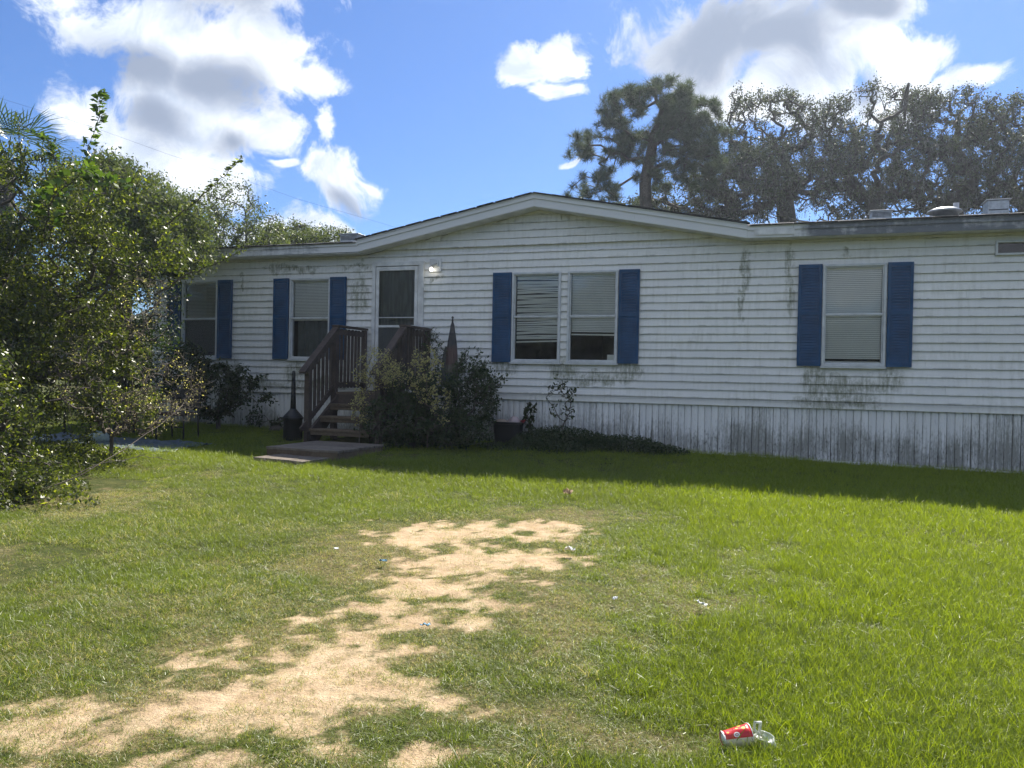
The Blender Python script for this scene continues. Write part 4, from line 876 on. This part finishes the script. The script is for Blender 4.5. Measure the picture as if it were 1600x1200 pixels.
# trees behind and beside the left end of the house
for i, (bx, by, lobes, lab) in enumerate([(-13.6, 4.5, [(-13.4, 4, 3.6, 1.6, 1.5, 1.2, 1), (-12.6, 4, 2.6, 1.1, 1.4, 1.0, 1), (-15.2, 4.5, 3.2, 1.6, 1.5, 1.6, 1)], 'small leaved grey green tree rising behind the left house corner'),
                                          (-10.9, -1.7, [(-10.3, -1.6, 2.35, 1.0, .8, .75, 1), (-9.6, -1.8, 1.95, .5, .6, .35, 1), (-11.4, -1.6, 3.0, 1.0, .9, .8, 1)], 'grey green tree reaching over the left corner of the roof'),
                                          (-12.6, 7.5, [(-12.6, 7.5, 3.6, 1.1, 1.2, .65, 1), (-13.8, 7.5, 3.6, 1.2, 1.2, .9, 1)], 'lower grey green treetop showing over the left end of the roof'),
                                          (-18.2, 5.0, [(-18, 5, 4.0, 2.6, 2, 2.0, 1), (-17, 5, 1.6, 2.2, 2, 1.6, 1)], 'tall grey green tree behind the left shrub')]):
    tree('scrub_oak', lab, 'tree', [(bx, by, -1.1), (bx+.1, by, 0), (bx, by, 1.2), (bx+.2, by, 2.2)], lobes, 520, .062, .032, 42000, .10, SMALLG, BARKG, 50+i, 'trees beyond the left end of the house', r_tip=.008, crook=.18)
# the big shrub on the left
big_ = tree('broadleaf_shrub', 'big sprawling yellow green broadleaf shrub at the left edge overhanging the lawn', 'shrub', [(-9.0, -4.9, -1.2), (-8.95, -4.9, -.6), (-8.9, -4.9, .2), (-8.8, -4.8, 1.0)],
     [(-9.1, -5, 1.7, 1.3, 1.2, 1.0, 1), (-8.5, -4.9, 1.2, 1.0, 1.1, .9, 1), (-9.3, -4.9, .6, 1.1, 1.2, .9, 1), (-8.35, -4.9, .35, .90, 1.0, .55, .9), (-8.7, -5.0, 2.45, .65, .8, .40, .8), (-7.25, -4.7, 1.55, .55, .7, .32, .7), (-7.6, -4.6, 2.0, .55, .6, .42, .6), (-9.0, -4.6, -.25, .9, .9, .35, .7), (-7.75, -4.5, -.25, .55, .8, .25, .6), (-8.3, -4.3, -.5, .9, .6, .20, .7), (-7.8, -4.6, .35, .3, .6, .5, .5), (-6.75, -4.7, 1.42, .3, .4, .14, .35), (-8.3, -4.3, -.5, .9, .6, .20, .7), (-8.7, -5.3, -.45, .7, .5, .45, 1), (-9.4, -5.2, -.5, .7, .5, .5, 1), (-8.0, -5.0, -.75, .5, .5, .2, .6)],
     900, .048, .024, 66000, .060, SHL, BARKG, 71, sprigs=16, r_tip=.0038, crook=.2, pw=.2)
big_.location.x -= .28
tree('broadleaf_shrub', 'glossy dark green shrub low at the far left edge of the lawn', 'shrub', [(-7.3, -6.9, -1.3), (-7.3, -6.9, -1.0), (-7.25, -6.9, -.6)],
     [(-7.35, -6.9, -.55, .45, .5, .45, 1), (-6.95, -6.9, -1.0, .36, .5, .22, 1), (-7.55, -6.9, .0, .35, .5, .35, .7), (-6.8, -7.1, -1.2, .25, .3, .08, .8)],
     260, .045, .022, 8500, .05, SHL, BARK, 72, sprigs=6, r_tip=.0035, crook=.2)
tree('tall_thicket', 'dense olive thicket of branches filling the view behind the big left shrub', 'shrub', [(-11.4, -3.2, -1.1), (-11.4, -3.2, -.4), (-11.4, -3.1, .6)],
     [(-11.0, -3.0, 1.6, 1.7, 1.0, 1.2, 1), (-12.6, -3.2, 1.0, 1.5, 1.1, 1.6, 1), (-10.6, -2.9, .35, 1.0, .9, .6, .9), (-13.4, -3.3, .0, 1.4, 1.0, .8, 1), (-9.75, -2.6, .9, .7, .7, 1.0, .8), (-9.95, -1.9, .25, .45, .5, .8, .8), (-10.7, -2.0, -.1, .8, .5, .6, .8)],
     800, .055, .026, 48000, .10, DKL, BARK, 73, r_tip=.006, crook=.22)
# dry leafless twigs hanging in and below the shrub
def twigs(name, label, cat, base, lobes, n, mat, seed, rt=.0028, leaf=None, nleaf=0, group=None):
    rng = np.random.default_rng(seed); A, PAR, R, tips = skeleton([base, (base[0], base[1], base[2]+.15), (base[0], base[1], base[2]+.3)], lobes, n, rng, crook=.2, r_tip=rt, expo=.4, shell=.3)
    b = np.array(base); I = np.arange(1, len(A)); root = empty(name, base, label=label, cat=cat, group=group)
    V, F = tubes(A[PAR[I]]-b, A[I]-b, R[PAR[I]]*.8, R[I]*.8, 4); link('twigs', npmesh('twigs', V, F), mat, root)
    if leaf:
        t = tips[rng.integers(0, len(tips), nleaf)]; s = rng.uniform(0, 1.1, (nleaf, 1)); P = A[PAR[t]]*(1-s)+A[t]*s+rng.normal(size=(nleaf, 3))*leaf[3]-b
        V, F, tt = leaves(P, leaf[1], leaf[2], rng); link('leaves', npmesh('leaves', V, F, tt), leaf[0], root)
    return root
twigs('dry_brush', 'tangle of dry leafless twigs hanging under the big left shrub', 'brush', (-8.3, -4.4, -1.15), [(-8.0, -4.4, -.55, 1.0, .7, .35, 1), (-7.5, -4.3, -.2, .6, .6, .5, 1), (-8.6, -4.6, .3, .9, .6, .6, .6), (-8.1, -4.2, .9, .5, .4, .7, 1), (-7.6, -5.6, -.1, .45, .3, .5, .6)], 1000, DRYTW, 5, .0026, (PALE, .022, .012, .03), 2500)
def limb(name, label, pts, r0, seed=1):
    root = empty(name, pts[0], label=label, cat='branch'); b = Vector(pts[0]); rg = random.Random(seed); P = [Vector(p)-b for p in pts]
    Q = []
    for i in range(len(P)-1):
        for s in range(5): Q.append(P[i].lerp(P[i+1], s/5)+Vector((rg.gauss(0, .008), rg.gauss(0, .008), rg.gauss(0, .008))))
    Q.append(P[-1]); n = len(Q); MB().tube(Q, [r0*(1-.75*i/n) for i in range(n)], 7).build('limb', DRYTW, root, smooth=True)
    for j in range(4, n-2, 3):
        d = Vector((rg.gauss(0, .5), rg.gauss(0, .5), rg.uniform(-.2, .6))).normalized()*rg.uniform(.15, .4); MB().tube([Q[j], Q[j]+d*.5+Vector((0, 0, .02)), Q[j]+d], [r0*.3, r0*.2, r0*.1], 5).build('side_twig', DRYTW, root)
limb('dead_branch', 'bare dead branch arching down from the shrub to the lawn', [(-6.75, -7.0, -1.28), (-6.5, -6.3, -1.0), (-6.6, -5.4, -.65), (-6.7, -4.9, -.42)], .0065)
limb('dead_branch', 'thin bare branch lying left of the arching dead branch', [(-7.1, -6.2, -1.2), (-6.95, -5.8, -1.02), (-6.7, -5.5, -.98), (-6.45, -5.2, -1.05)], .006, 4)
# long leafy shoots
def shoot(name, label, cat, pts, n, L, W, mat, seed=0, r0=.010, wood=BARK, spread=1.0, group=None):
    rng = np.random.default_rng(seed); b = np.array(pts[0]); root = empty(name, pts[0], label=label, cat=cat, group=group); P = np.array(pts)-b; T = np.linspace(0, len(P)-1, 30)
    Q = np.stack([np.interp(T, range(len(P)), P[:, k]) for k in range(3)], 1)+rng.normal(size=(30, 3))*.008; MB().tube([tuple(q) for q in Q], [r0*(1-.8*i/30) for i in range(30)], 6).build('stem', wood, root, smooth=True)
    t = np.sort(rng.uniform(2, 29, n)); C0 = np.stack([np.interp(t, range(30), Q[:, k]) for k in range(3)], 1); D = rng.normal(size=(n, 3)); D[:, 2] = np.abs(D[:, 2])*.4; D /= np.linalg.norm(D, axis=1, keepdims=True)
    V, F, tt = leaves(C0+D*L*.5*spread, L, W, rng, dirs=D, jitter=.25); link('leaves', npmesh('leaves', V, F, tt), mat, root); return root
shoot('vine_shoot', 'leafy vine shoot standing highest above the left shrub against the cloud', 'vine', [(-8.15, -5, 1.9), (-8.0, -5, 2.35), (-8.12, -5, 2.75), (-7.95, -5, 3.1), (-7.93, -5, 3.42)], 170, .085, .048, VINEL, 4, .010, BARK, 1.6)
shoot('vine_shoot', 'leafy vine shoot arching at the far left top beside the palm leaves', 'vine', [(-8.9, -5, 2.1), (-8.6, -5, 2.55), (-8.8, -5, 2.9), (-9.1, -5, 3.05)], 110, .075, .042, VINEL, 5, .010, BARK, 1.5)
shoot('vine_shoot', 'broad leaved vine draped on the upper middle of the left shrub', 'vine', [(-8.4, -5.4, 1.5), (-8.1, -5.5, 2.0), (-7.6, -5.5, 2.3), (-7.2, -5.4, 2.1)], 140, .11, .075, VINEL, 6, .010, BARK, 2.6)
shoot('shrub_shoot', 'long leafy shoot reaching right from the shrub towards the gable', 'branch', [(-7.0, -4.9, 1.75), (-6.6, -4.9, 1.98), (-6.25, -4.9, 2.22), (-5.88, -4.9, 2.50)], 130, .062, .034, SHL, 7, .010)
shoot('shrub_shoot', 'thin drooping shoot crossing in front of the leftmost window top', 'branch', [(-7.4, -4.6, .95), (-6.9, -4.6, 1.2), (-6.4, -4.6, 1.35), (-5.95, -4.6, 1.55)], 170, .045, .024, SHL, 8, .012, BARK, 2.6)
# palm at the left edge
palm = empty('palm_tree', (-13.95, -1.6, -1.1), label='palm at the left edge of the view with long thin blue green leaf blades', cat='tree')
PALML = leafmat('palm_leaf', (.035, .062, .045), (.07, .105, .07), .3, .1)
MB().tube([(0, 0, 0), (.05, 0, 1.6), (0, .05, 3.2), (.1, 0, 5.0)], [.17, .14, .13, .12], 12).build('trunk', BARKG, palm, smooth=True)
rng = np.random.default_rng(9)
for i in range(16):
    az = i*2.399; el = rng.uniform(-.5, 1.0); d = np.array([math.cos(az)*math.cos(el), math.sin(az)*math.cos(el), math.sin(el)]); c0 = np.array([.1, 0, 5.0]); hub = c0+d*rng.uniform(.55, .8); sd = np.cross(d, [0, 0, 1]); sd /= np.linalg.norm(sd); up = np.cross(sd, d)
    mb = MB(); mb.tube([tuple(c0), tuple(hub)], [.016, .008], 6)
    for k in range(30):
        a = (k/29-.5)*3.6; q = d*math.cos(a)+sd*math.sin(a)+up*rng.normal()*.08; L = rng.uniform(.75, .95)*(1-.2*abs(a)/1.8); m1 = hub+q*L*.6; m2 = hub+q*L+np.array([0, 0, -.16*L]); w = np.cross(q, up); w /= np.linalg.norm(w)+1e-9
        mb.add([tuple(hub), tuple(m1-w*.012), tuple(m2), tuple(m1+w*.012)], [(0, 1, 2, 3)])
    me = mb.mesh('frond'); a = me.attributes.new('tint', 'FLOAT', 'POINT'); a.data.foreach_set('value', np.full(len(me.vertices), rng.random(), np.float32)); link('frond', me, PALML, palm)

# shrubs against the house
tree('dark_shrub', 'dark leafy shrub growing up the wall under the two left windows', 'shrub', [(-9.6, -.75, -1.1), (-9.6, -.75, -.9), (-9.6, -.75, -.6)],
     [(-9.7, -.75, -.35, .55, .4, .55, 1), (-10.3, -.8, -.1, .45, .4, .6, 1), (-9.15, -.7, -.25, .3, .3, .4, .6), (-8.75, -.6, -.55, .15, .2, .2, .4)], 260, .075, .030, 8000, .05, DKL, BARK, 81, sprigs=8, r_tip=.004)
tree('overgrown_bush', 'overgrown dark bush swallowing the right side of the front steps', 'shrub', [(-5.3, -1.5, -1.15), (-5.3, -1.5, -.95), (-5.25, -1.45, -.7)],
     [(-5.5, -1.75, -.75, .5, .5, .42, 1), (-4.95, -1.3, -.45, .55, .45, .55, 1), (-4.55, -1.0, -.35, .45, .4, .6, 1), (-5.35, -1.5, -.25, .45, .4, .3, .8), (-4.9, -1.5, -.85, .9, .5, .25, 1), (-4.45, -.8, -.2, .3, .3, .3, .5)], 620, .055, .024, 17000, .055, DKL, BARK, 82, sprigs=14, r_tip=.0035)
twigs('yellow_weed', 'bushy pale yellow weed with seed heads leaning over the left stair rail', 'weed', (-5.75, -1.85, -1.1), [(-5.75, -1.8, .10, .36, .3, .34, 1), (-5.95, -1.9, -.15, .22, .3, .2, .5), (-5.5, -1.8, .0, .26, .3, .2, .6)], 240, DRYTW, 15, .0022, (PALE, .030, .018, .03), 2000)
twigs('yellow_weed', 'smaller upright pale yellow weed in front of the lower steps', 'weed', (-5.95, -2.0, -1.1), [(-5.95, -2.0, -.5, .16, .15, .3, 1)], 70, DRYTW, 16, .002, (PALE, .028, .016, .02), 600)
twigs('yellow_weed', 'tall golden weed stalks in the middle of the dark bush', 'weed', (-4.95, -1.7, -1.1), [(-5.0, -1.7, .0, .30, .2, .45, 1), (-4.75, -1.7, -.4, .2, .2, .4, .7), (-5.2, -1.7, .15, .1, .1, .3, .4)], 150, DRYTW, 17, .0022, (PALE, .034, .020, .02), 1500)
twigs('tall_weed', 'sparse tall dark weed beside the folded umbrella', 'weed', (-5.35, -.5, -1.1), [(-5.45, -.5, .35, .25, .2, .5, 1), (-4.7, -.5, .1, .35, .2, .4, .9), (-4.5, -.6, -.3, .4, .2, .4, .7)], 170, BARK, 18, .003, (DKL, .045, .022, .03), 1300)
twigs('tall_weed', 'thin spindly weed standing alone against the skirting under the double window', 'weed', (-3.15, -.45, -1.13), [(-3.15, -.45, -.35, .3, .12, .38, 1), (-3.3, -.45, -.05, .12, .1, .2, .4)], 60, BARK, 19, .003, (DKL, .06, .030, .025), 240)
twigs('climbing_vine', 'short dark vine climbing the skirting right of the black tub', 'vine', (-3.80, -.22, -1.12), [(-3.80, -.2, -.62, .11, .06, .25, 1)], 50, BARK, 20, .003, (DKL, .085, .05, .02), 130)
twigs('low_weed', 'small leafy weed at the foot of the left skirting nearest the ashtray', 'weed', (-8.6, -.3, -1.08), [(-8.6, -.3, -.95, .18, .12, .12, 1), (-9.1, -.35, -.9, .2, .15, .14, 1)], 60, BARK, 21, .002, (DKL, .07, .035, .03), 300)
# mounded ground cover
def mound(name, label, lobes, n, L, W, mat, seed):
    rng = np.random.default_rng(seed); P = []
    for (cx, cy, rx, ry, h) in lobes:
        k = int(n*rx*ry*(h+.1)); a = rng.uniform(0, 2*math.pi, k); q = np.sqrt(rng.random(k)); X = cx+rx*q*np.cos(a); Y = cy+ry*q*np.sin(a); Z = gz(X, Y)+h*(1-q**2)**.6*rng.uniform(.35, 1.08, k)+rng.uniform(0, .04, k)
        P.append(np.stack([X, Y, Z], 1))
    P = np.concatenate(P); V, F, t = leaves(P, L, W, rng, up=.5); o = link(name, npmesh(name, V, F, t), mat); tag(o, label, 'ground cover', kind='stuff'); return o
mound('ground_cover', 'low mound of dark tangled weeds along the skirting right of the tub', [(-3.1, -.55, .95, .45, .33), (-2.2, -.5, .8, .42, .24), (-3.3, -.9, .7, .4, .14), (-1.6, -.42, .45, .3, .12), (-3.9, -.9, .6, .4, .05), (-4.95, -.95, .45, .5, .30)], 52000, .045, .018, DKL, 31)
mound('ground_cover', 'low leafy weeds around the foot of the big left shrub', [(-7.8, -6.6, 1.3, .8, .22), (-6.5, -6.9, .55, .4, .10), (-8.8, -5.2, 1.3, .9, .20), (-9.6, -4.2, 1.6, .5, .12)], 13000, .045, .022, SHL, 32)
# overhead service wires
WIRE = simple('black_cable', (.03, .03, .035), .6)
for pts, lab, rr_ in (([(-14.53, -2.0, 5.25), (-13.69, -1.0, 5.04), (-13.23, 0.0, 4.93), (-12.35, 0.8, 4.62), (-11.5, 1.5, 4.36), (-10.15, 2.4, 3.89), (-8.4, 3.2, 3.41), (-7.6, 3.9, 3.18)], 'upper thin overhead cable sloping down to the gable roof', .0018),
                 ([(-15.21, -1.5, 4.0), (-12.74, -0.5, 3.33), (-11.37, 0.3, 2.96), (-10.13, 1.2, 2.69), (-9.91, 1.5, 2.68)], 'lower overhead cable running through the left treetops to the roof', .004)):
    Q = [Vector(p) for p in pts]
    b = Q[0].copy(); o = MB().tube([q-b for q in Q], rr_, 6).build('overhead_cable', WIRE, None, tuple(b)); tag(o, lab, 'cable')
# far woods closing the view at ground level
rng = np.random.default_rng(77); n = 60000; X = rng.uniform(-90, 60, n); Y = 46+rng.normal(size=n)*2.0; hh = 3.5+3.0*fbm(X*.12, X*0, 4)*1.5; Z = -1.2+rng.random(n)**.8*hh
V, F, t = leaves(np.stack([X, Y, Z], 1), .75, .45, rng); o = link('distant_woods', npmesh('distant_woods', V, F, t), OAKL); tag(o, 'far dark band of woods beyond the yard', 'woods', kind='stuff')

n = 60000; X = rng.uniform(-90, 90, n); Y = -52+rng.normal(size=n)*2.5; hh = 4+8.0*fbm(X*.10+30, X*0, 4)*1.4; Z = -1.6+rng.random(n)**.8*hh
V, F, t = leaves(np.stack([X, Y, Z], 1), .95, .6, rng); o = link('distant_woods', npmesh('distant_woods', V, F, t), OAKL); tag(o, 'dark woods across the yard, mirrored in the window panes', 'woods', kind='stuff')
# ------------------------------------------------------------------ grass: tufts instanced on points by geometry nodes
def tuft(seed, nb, h, spread, w, lean, flat=0):
    rg = np.random.default_rng(seed); Vs = []; Fs = []; tt = []; c = 0
    for _ in range(nb):
        a = rg.uniform(0, 2*math.pi); p = np.array([rg.normal()*spread, rg.normal()*spread, -.004]); dr = np.array([math.cos(a), math.sin(a), 0]); H = h*rg.uniform(.45, 1.15); ln = lean*rg.uniform(.2, 1.3)
        sd = np.array([-dr[1], dr[0], 0])*w*rg.uniform(.6, 1.3)/2; K = 3; tv = rg.random()
        for k in range(K+1):
            t = k/K; q = p+dr*(ln*H*t**1.7)+np.array([0, 0, H*(t-flat*t*t*.55)]); ww = (1-t)**.7
            if k < K: Vs += [q-sd*ww, q+sd*ww]; tt += [tv, tv]
            else: Vs += [q]; tt += [tv]
        for k in range(K-1): Fs.append((c+2*k, c+2*k+1, c+2*k+3, c+2*k+2))
        Fs.append((c+2*K-2, c+2*K-1, c+2*K)); c += 2*K+1
    me = bpy.data.meshes.new('grass_tuft'); me.from_pydata([tuple(v) for v in Vs], [], Fs); a = me.attributes.new('tint', 'FLOAT', 'POINT'); a.data.foreach_set('value', np.array(tt, np.float32)); me.update(); return me
m = Mat('grass_blade'); tint = m.attr('tint').outputs['Fac']; dry = m.attr('gdry', 'INSTANCER').outputs['Fac']; hue = m.attr('ghue', 'INSTANCER').outputs['Fac']
g1 = m.mix(tint, (.125, .185, .010), (.245, .300, .022)); g2 = m.mix(tint, (.095, .150, .016), (.20, .235, .040)); gc = m.mix(hue, g1, g2)
dc = m.mix(tint, (.33, .27, .14), (.52, .45, .27)); sel = m.ramp(m.math('ADD', dry, m.math('MULTIPLY', m.math('SUBTRACT', tint, .5), .9)), .48, .56); gc = m.mix(sel, gc, dc)
d = m.n('ShaderNodeBsdfDiffuse'); m.l(gc, d.inputs[0]); tr = m.n('ShaderNodeBsdfTranslucent'); m.l(m.mix(1.0, gc, (1.5, 1.5, .6), 'MULTIPLY'), tr.inputs[0]); x = m.n('ShaderNodeMixShader'); x.inputs[0].default_value = .5; m.l(d.outputs[0], x.inputs[1]); m.l(tr.outputs[0], x.inputs[2])
g = m.n('ShaderNodeBsdfGlossy'); g.inputs['Roughness'].default_value = .42; fr = m.n('ShaderNodeFresnel'); y = m.n('ShaderNodeMixShader'); m.l(m.math('MINIMUM', m.math('MULTIPLY', fr.outputs[0], .3), .045), y.inputs[0]); m.l(x.outputs[0], y.inputs[1]); m.l(g.outputs[0], y.inputs[2]); m.l(y.outputs[0], m.out.inputs[0]); GRASS = m.m
tc_col = bpy.data.collections.new('grass_tufts')
for i, a in enumerate([(1, 18, .085, .034, .0036, .9, .25), (2, 20, .075, .040, .0034, 1.2, .45), (3, 16, .095, .032, .0038, .8, .2), (4, 20, .055, .042, .0032, 1.5, .6), (5, 18, .045, .046, .0030, 2.0, .9), (6, 16, .06, .04, .0034, 1.7, .75)]):
    me = tuft(*a); me.materials.append(GRASS); o = bpy.data.objects.new('grass_tuft_%d' % i, me); tc_col.objects.link(o)
rng = np.random.default_rng(123)
def scatter(n, x0, x1, y0, y1): return rng.uniform(x0, x1, n), rng.uniform(y0, y1, n)
xs = []; ys = []
for dens, (x0, x1, y0, y1) in ((2000, (-4.5, 1.7, -10.6, -8)), (1350, (-6.5, 3, -8, -5.5)), (700, (-9, 4.2, -5.5, -2.6)), (420, (-12.5, 6, -2.6, -.02)), (160, (-20, -9, -7, -2.6)), (60, (-34, -12, -7, 12)), (300, (-6.5, -4.5, -10.6, -8)), (160, (1.7, 5, -12.5, -5.5)), (120, (-6.5, 1.7, -13, -10.6))):
    a, b = scatter(int(dens*(x1-x0)*(y1-y0)), x0, x1, y0, y1); xs.append(a); ys.append(b)
x = np.concatenate(xs); y = np.concatenate(ys); keep = ~house_fp(x, y)
sm_ = sandmask(x, y); dm_ = drymask(x, y)
cl_ = ss(fbm(x*5+70, y*5+20, 3, .6), .46, .66); keep &= rng.random(len(x)) > np.clip(sm_*1.12+.02, 0, .975)*(1-.40*cl_)
keep &= rng.random(len(x)) > dm_*.15*(1-.6*cl_)
for (cx_, cy_, a_, hw, hd) in ((-6.06, -3.48, rad(-6), .40, .34), (-6.08, -2.58, rad(-3), .64, .70), (-6.36, -1.0, 0, .62, 1.0)):
    dx, dy = x-cx_, y-cy_; p_ = dx*math.cos(a_)+dy*math.sin(a_); q_ = -dx*math.sin(a_)+dy*math.cos(a_); keep &= ~((np.abs(p_) < hw) & (np.abs(q_) < hd))
keep &= ~((x > -11.2) & (x < -8.4) & (y > -3.4) & (y < -2.6) & (rng.random(len(x)) < .9))
dead = ~keep & (sm_ > .25) & (rng.random(len(x)) < .16) & (cl_ < .9); keep |= dead
x, y, sm_, dm_, dead = x[keep], y[keep], sm_[keep], dm_[keep], dead[keep]; n = len(x); z = gz(x, y)
lushn = fbm(x*.55+7, y*.55+1, 4); right = ss(x+.12*(y+7), -1.6, .6); nearwall = ss(y, -6.2, -3.6)
tall = np.clip(.25+.5*lushn+.45*right+.35*nearwall-1.0*dm_-.6*sm_, 0, 1.3)
idx = np.where(tall+rng.normal(size=n)*.18 > .62, rng.integers(0, 3, n), rng.integers(3, 6, n)).astype(np.int32)
sc = (.50+.42*np.clip(tall, 0, 1.2))*rng.uniform(.65, 1.3, n); hue = np.clip(1-right*.9-nearwall*.5+1.5*(fbm(x*1.1, y*1.1+50, 4)-.5), 0, 1)
dr = np.clip(dm_*.26+.09+.42*(fbm(x*2.5+3, y*2.5, 3)-.45)-.22*right-.2*nearwall, 0, 1)
dr = np.where(dead, .95, dr); idx = np.where(dead, 4, idx).astype(np.int32); sc = np.where(dead, sc*.75, sc)
me = bpy.data.meshes.new('grass'); me.vertices.add(n); me.vertices.foreach_set('co', np.stack([x, y, z], 1).astype(np.float32).ravel())
for nm, arr, ty in (('gidx', idx, 'INT'), ('gscale', sc, 'FLOAT'), ('gdry', dr, 'FLOAT'), ('ghue', hue, 'FLOAT')):
    a = me.attributes.new(nm, ty, 'POINT'); a.data.foreach_set('value', np.asarray(arr).astype(np.int32 if ty == 'INT' else np.float32))
rot = np.stack([rng.normal(size=n)*.28, rng.normal(size=n)*.28, rng.uniform(0, 6.283, n)], 1); a = me.attributes.new('grot', 'FLOAT_VECTOR', 'POINT'); a.data.foreach_set('vector', rot.astype(np.float32).ravel()); me.update()
go = link('grass', me, GRASS); tag(go, 'bright green lawn grass thinning to dry straw around the bare sand', 'grass', kind='stuff')
ng = bpy.data.node_groups.new('grass_nodes', 'GeometryNodeTree'); ng.interface.new_socket('Geometry', in_out='INPUT', socket_type='NodeSocketGeometry'); ng.interface.new_socket('Geometry', in_out='OUTPUT', socket_type='NodeSocketGeometry')
gi = ng.nodes.new('NodeGroupInput'); gout = ng.nodes.new('NodeGroupOutput'); mp = ng.nodes.new('GeometryNodeMeshToPoints'); iop = ng.nodes.new('GeometryNodeInstanceOnPoints'); ci = ng.nodes.new('GeometryNodeCollectionInfo')
ci.inputs['Collection'].default_value = tc_col; ci.inputs['Separate Children'].default_value = True; ci.inputs['Reset Children'].default_value = True
def na(name, ty):
    q = ng.nodes.new('GeometryNodeInputNamedAttribute'); q.data_type = ty; q.inputs['Name'].default_value = name; return [o_ for o_ in q.outputs if o_.enabled and o_.name == 'Attribute'][0]
ng.links.new(gi.outputs[0], mp.inputs['Mesh']); ng.links.new(mp.outputs[0], iop.inputs['Points']); ng.links.new(ci.outputs[0], iop.inputs['Instance']); iop.inputs['Pick Instance'].default_value = True
ng.links.new(na('gidx', 'INT'), iop.inputs['Instance Index']); ng.links.new(na('gscale', 'FLOAT'), iop.inputs['Scale'])
e2r = ng.nodes.new('FunctionNodeEulerToRotation'); ng.links.new(na('grot', 'FLOAT_VECTOR'), e2r.inputs[0]); ng.links.new(e2r.outputs[0], iop.inputs['Rotation']); ng.links.new(iop.outputs[0], gout.inputs[0])
md = go.modifiers.new('grass', 'NODES'); md.node_group = ng
print('tufts', n)

# ------------------------------------------------------------------ thin scattering box added to imitate the veil of lens glare
hb = MB().box(-95, 95, -60, 62, -3.0, 16); m = Mat('glare_veil_volume'); pv = m.n('ShaderNodeVolumePrincipled'); pv.inputs['Color'].default_value = (.80, .88, 1.0, 1); pv.inputs['Density'].default_value = .0009; pv.inputs['Anisotropy'].default_value = .55
m.l(pv.outputs[0], m.out.inputs['Volume']); hz = hb.build('glare_veil', m.m); tag(hz, kind='stuff')
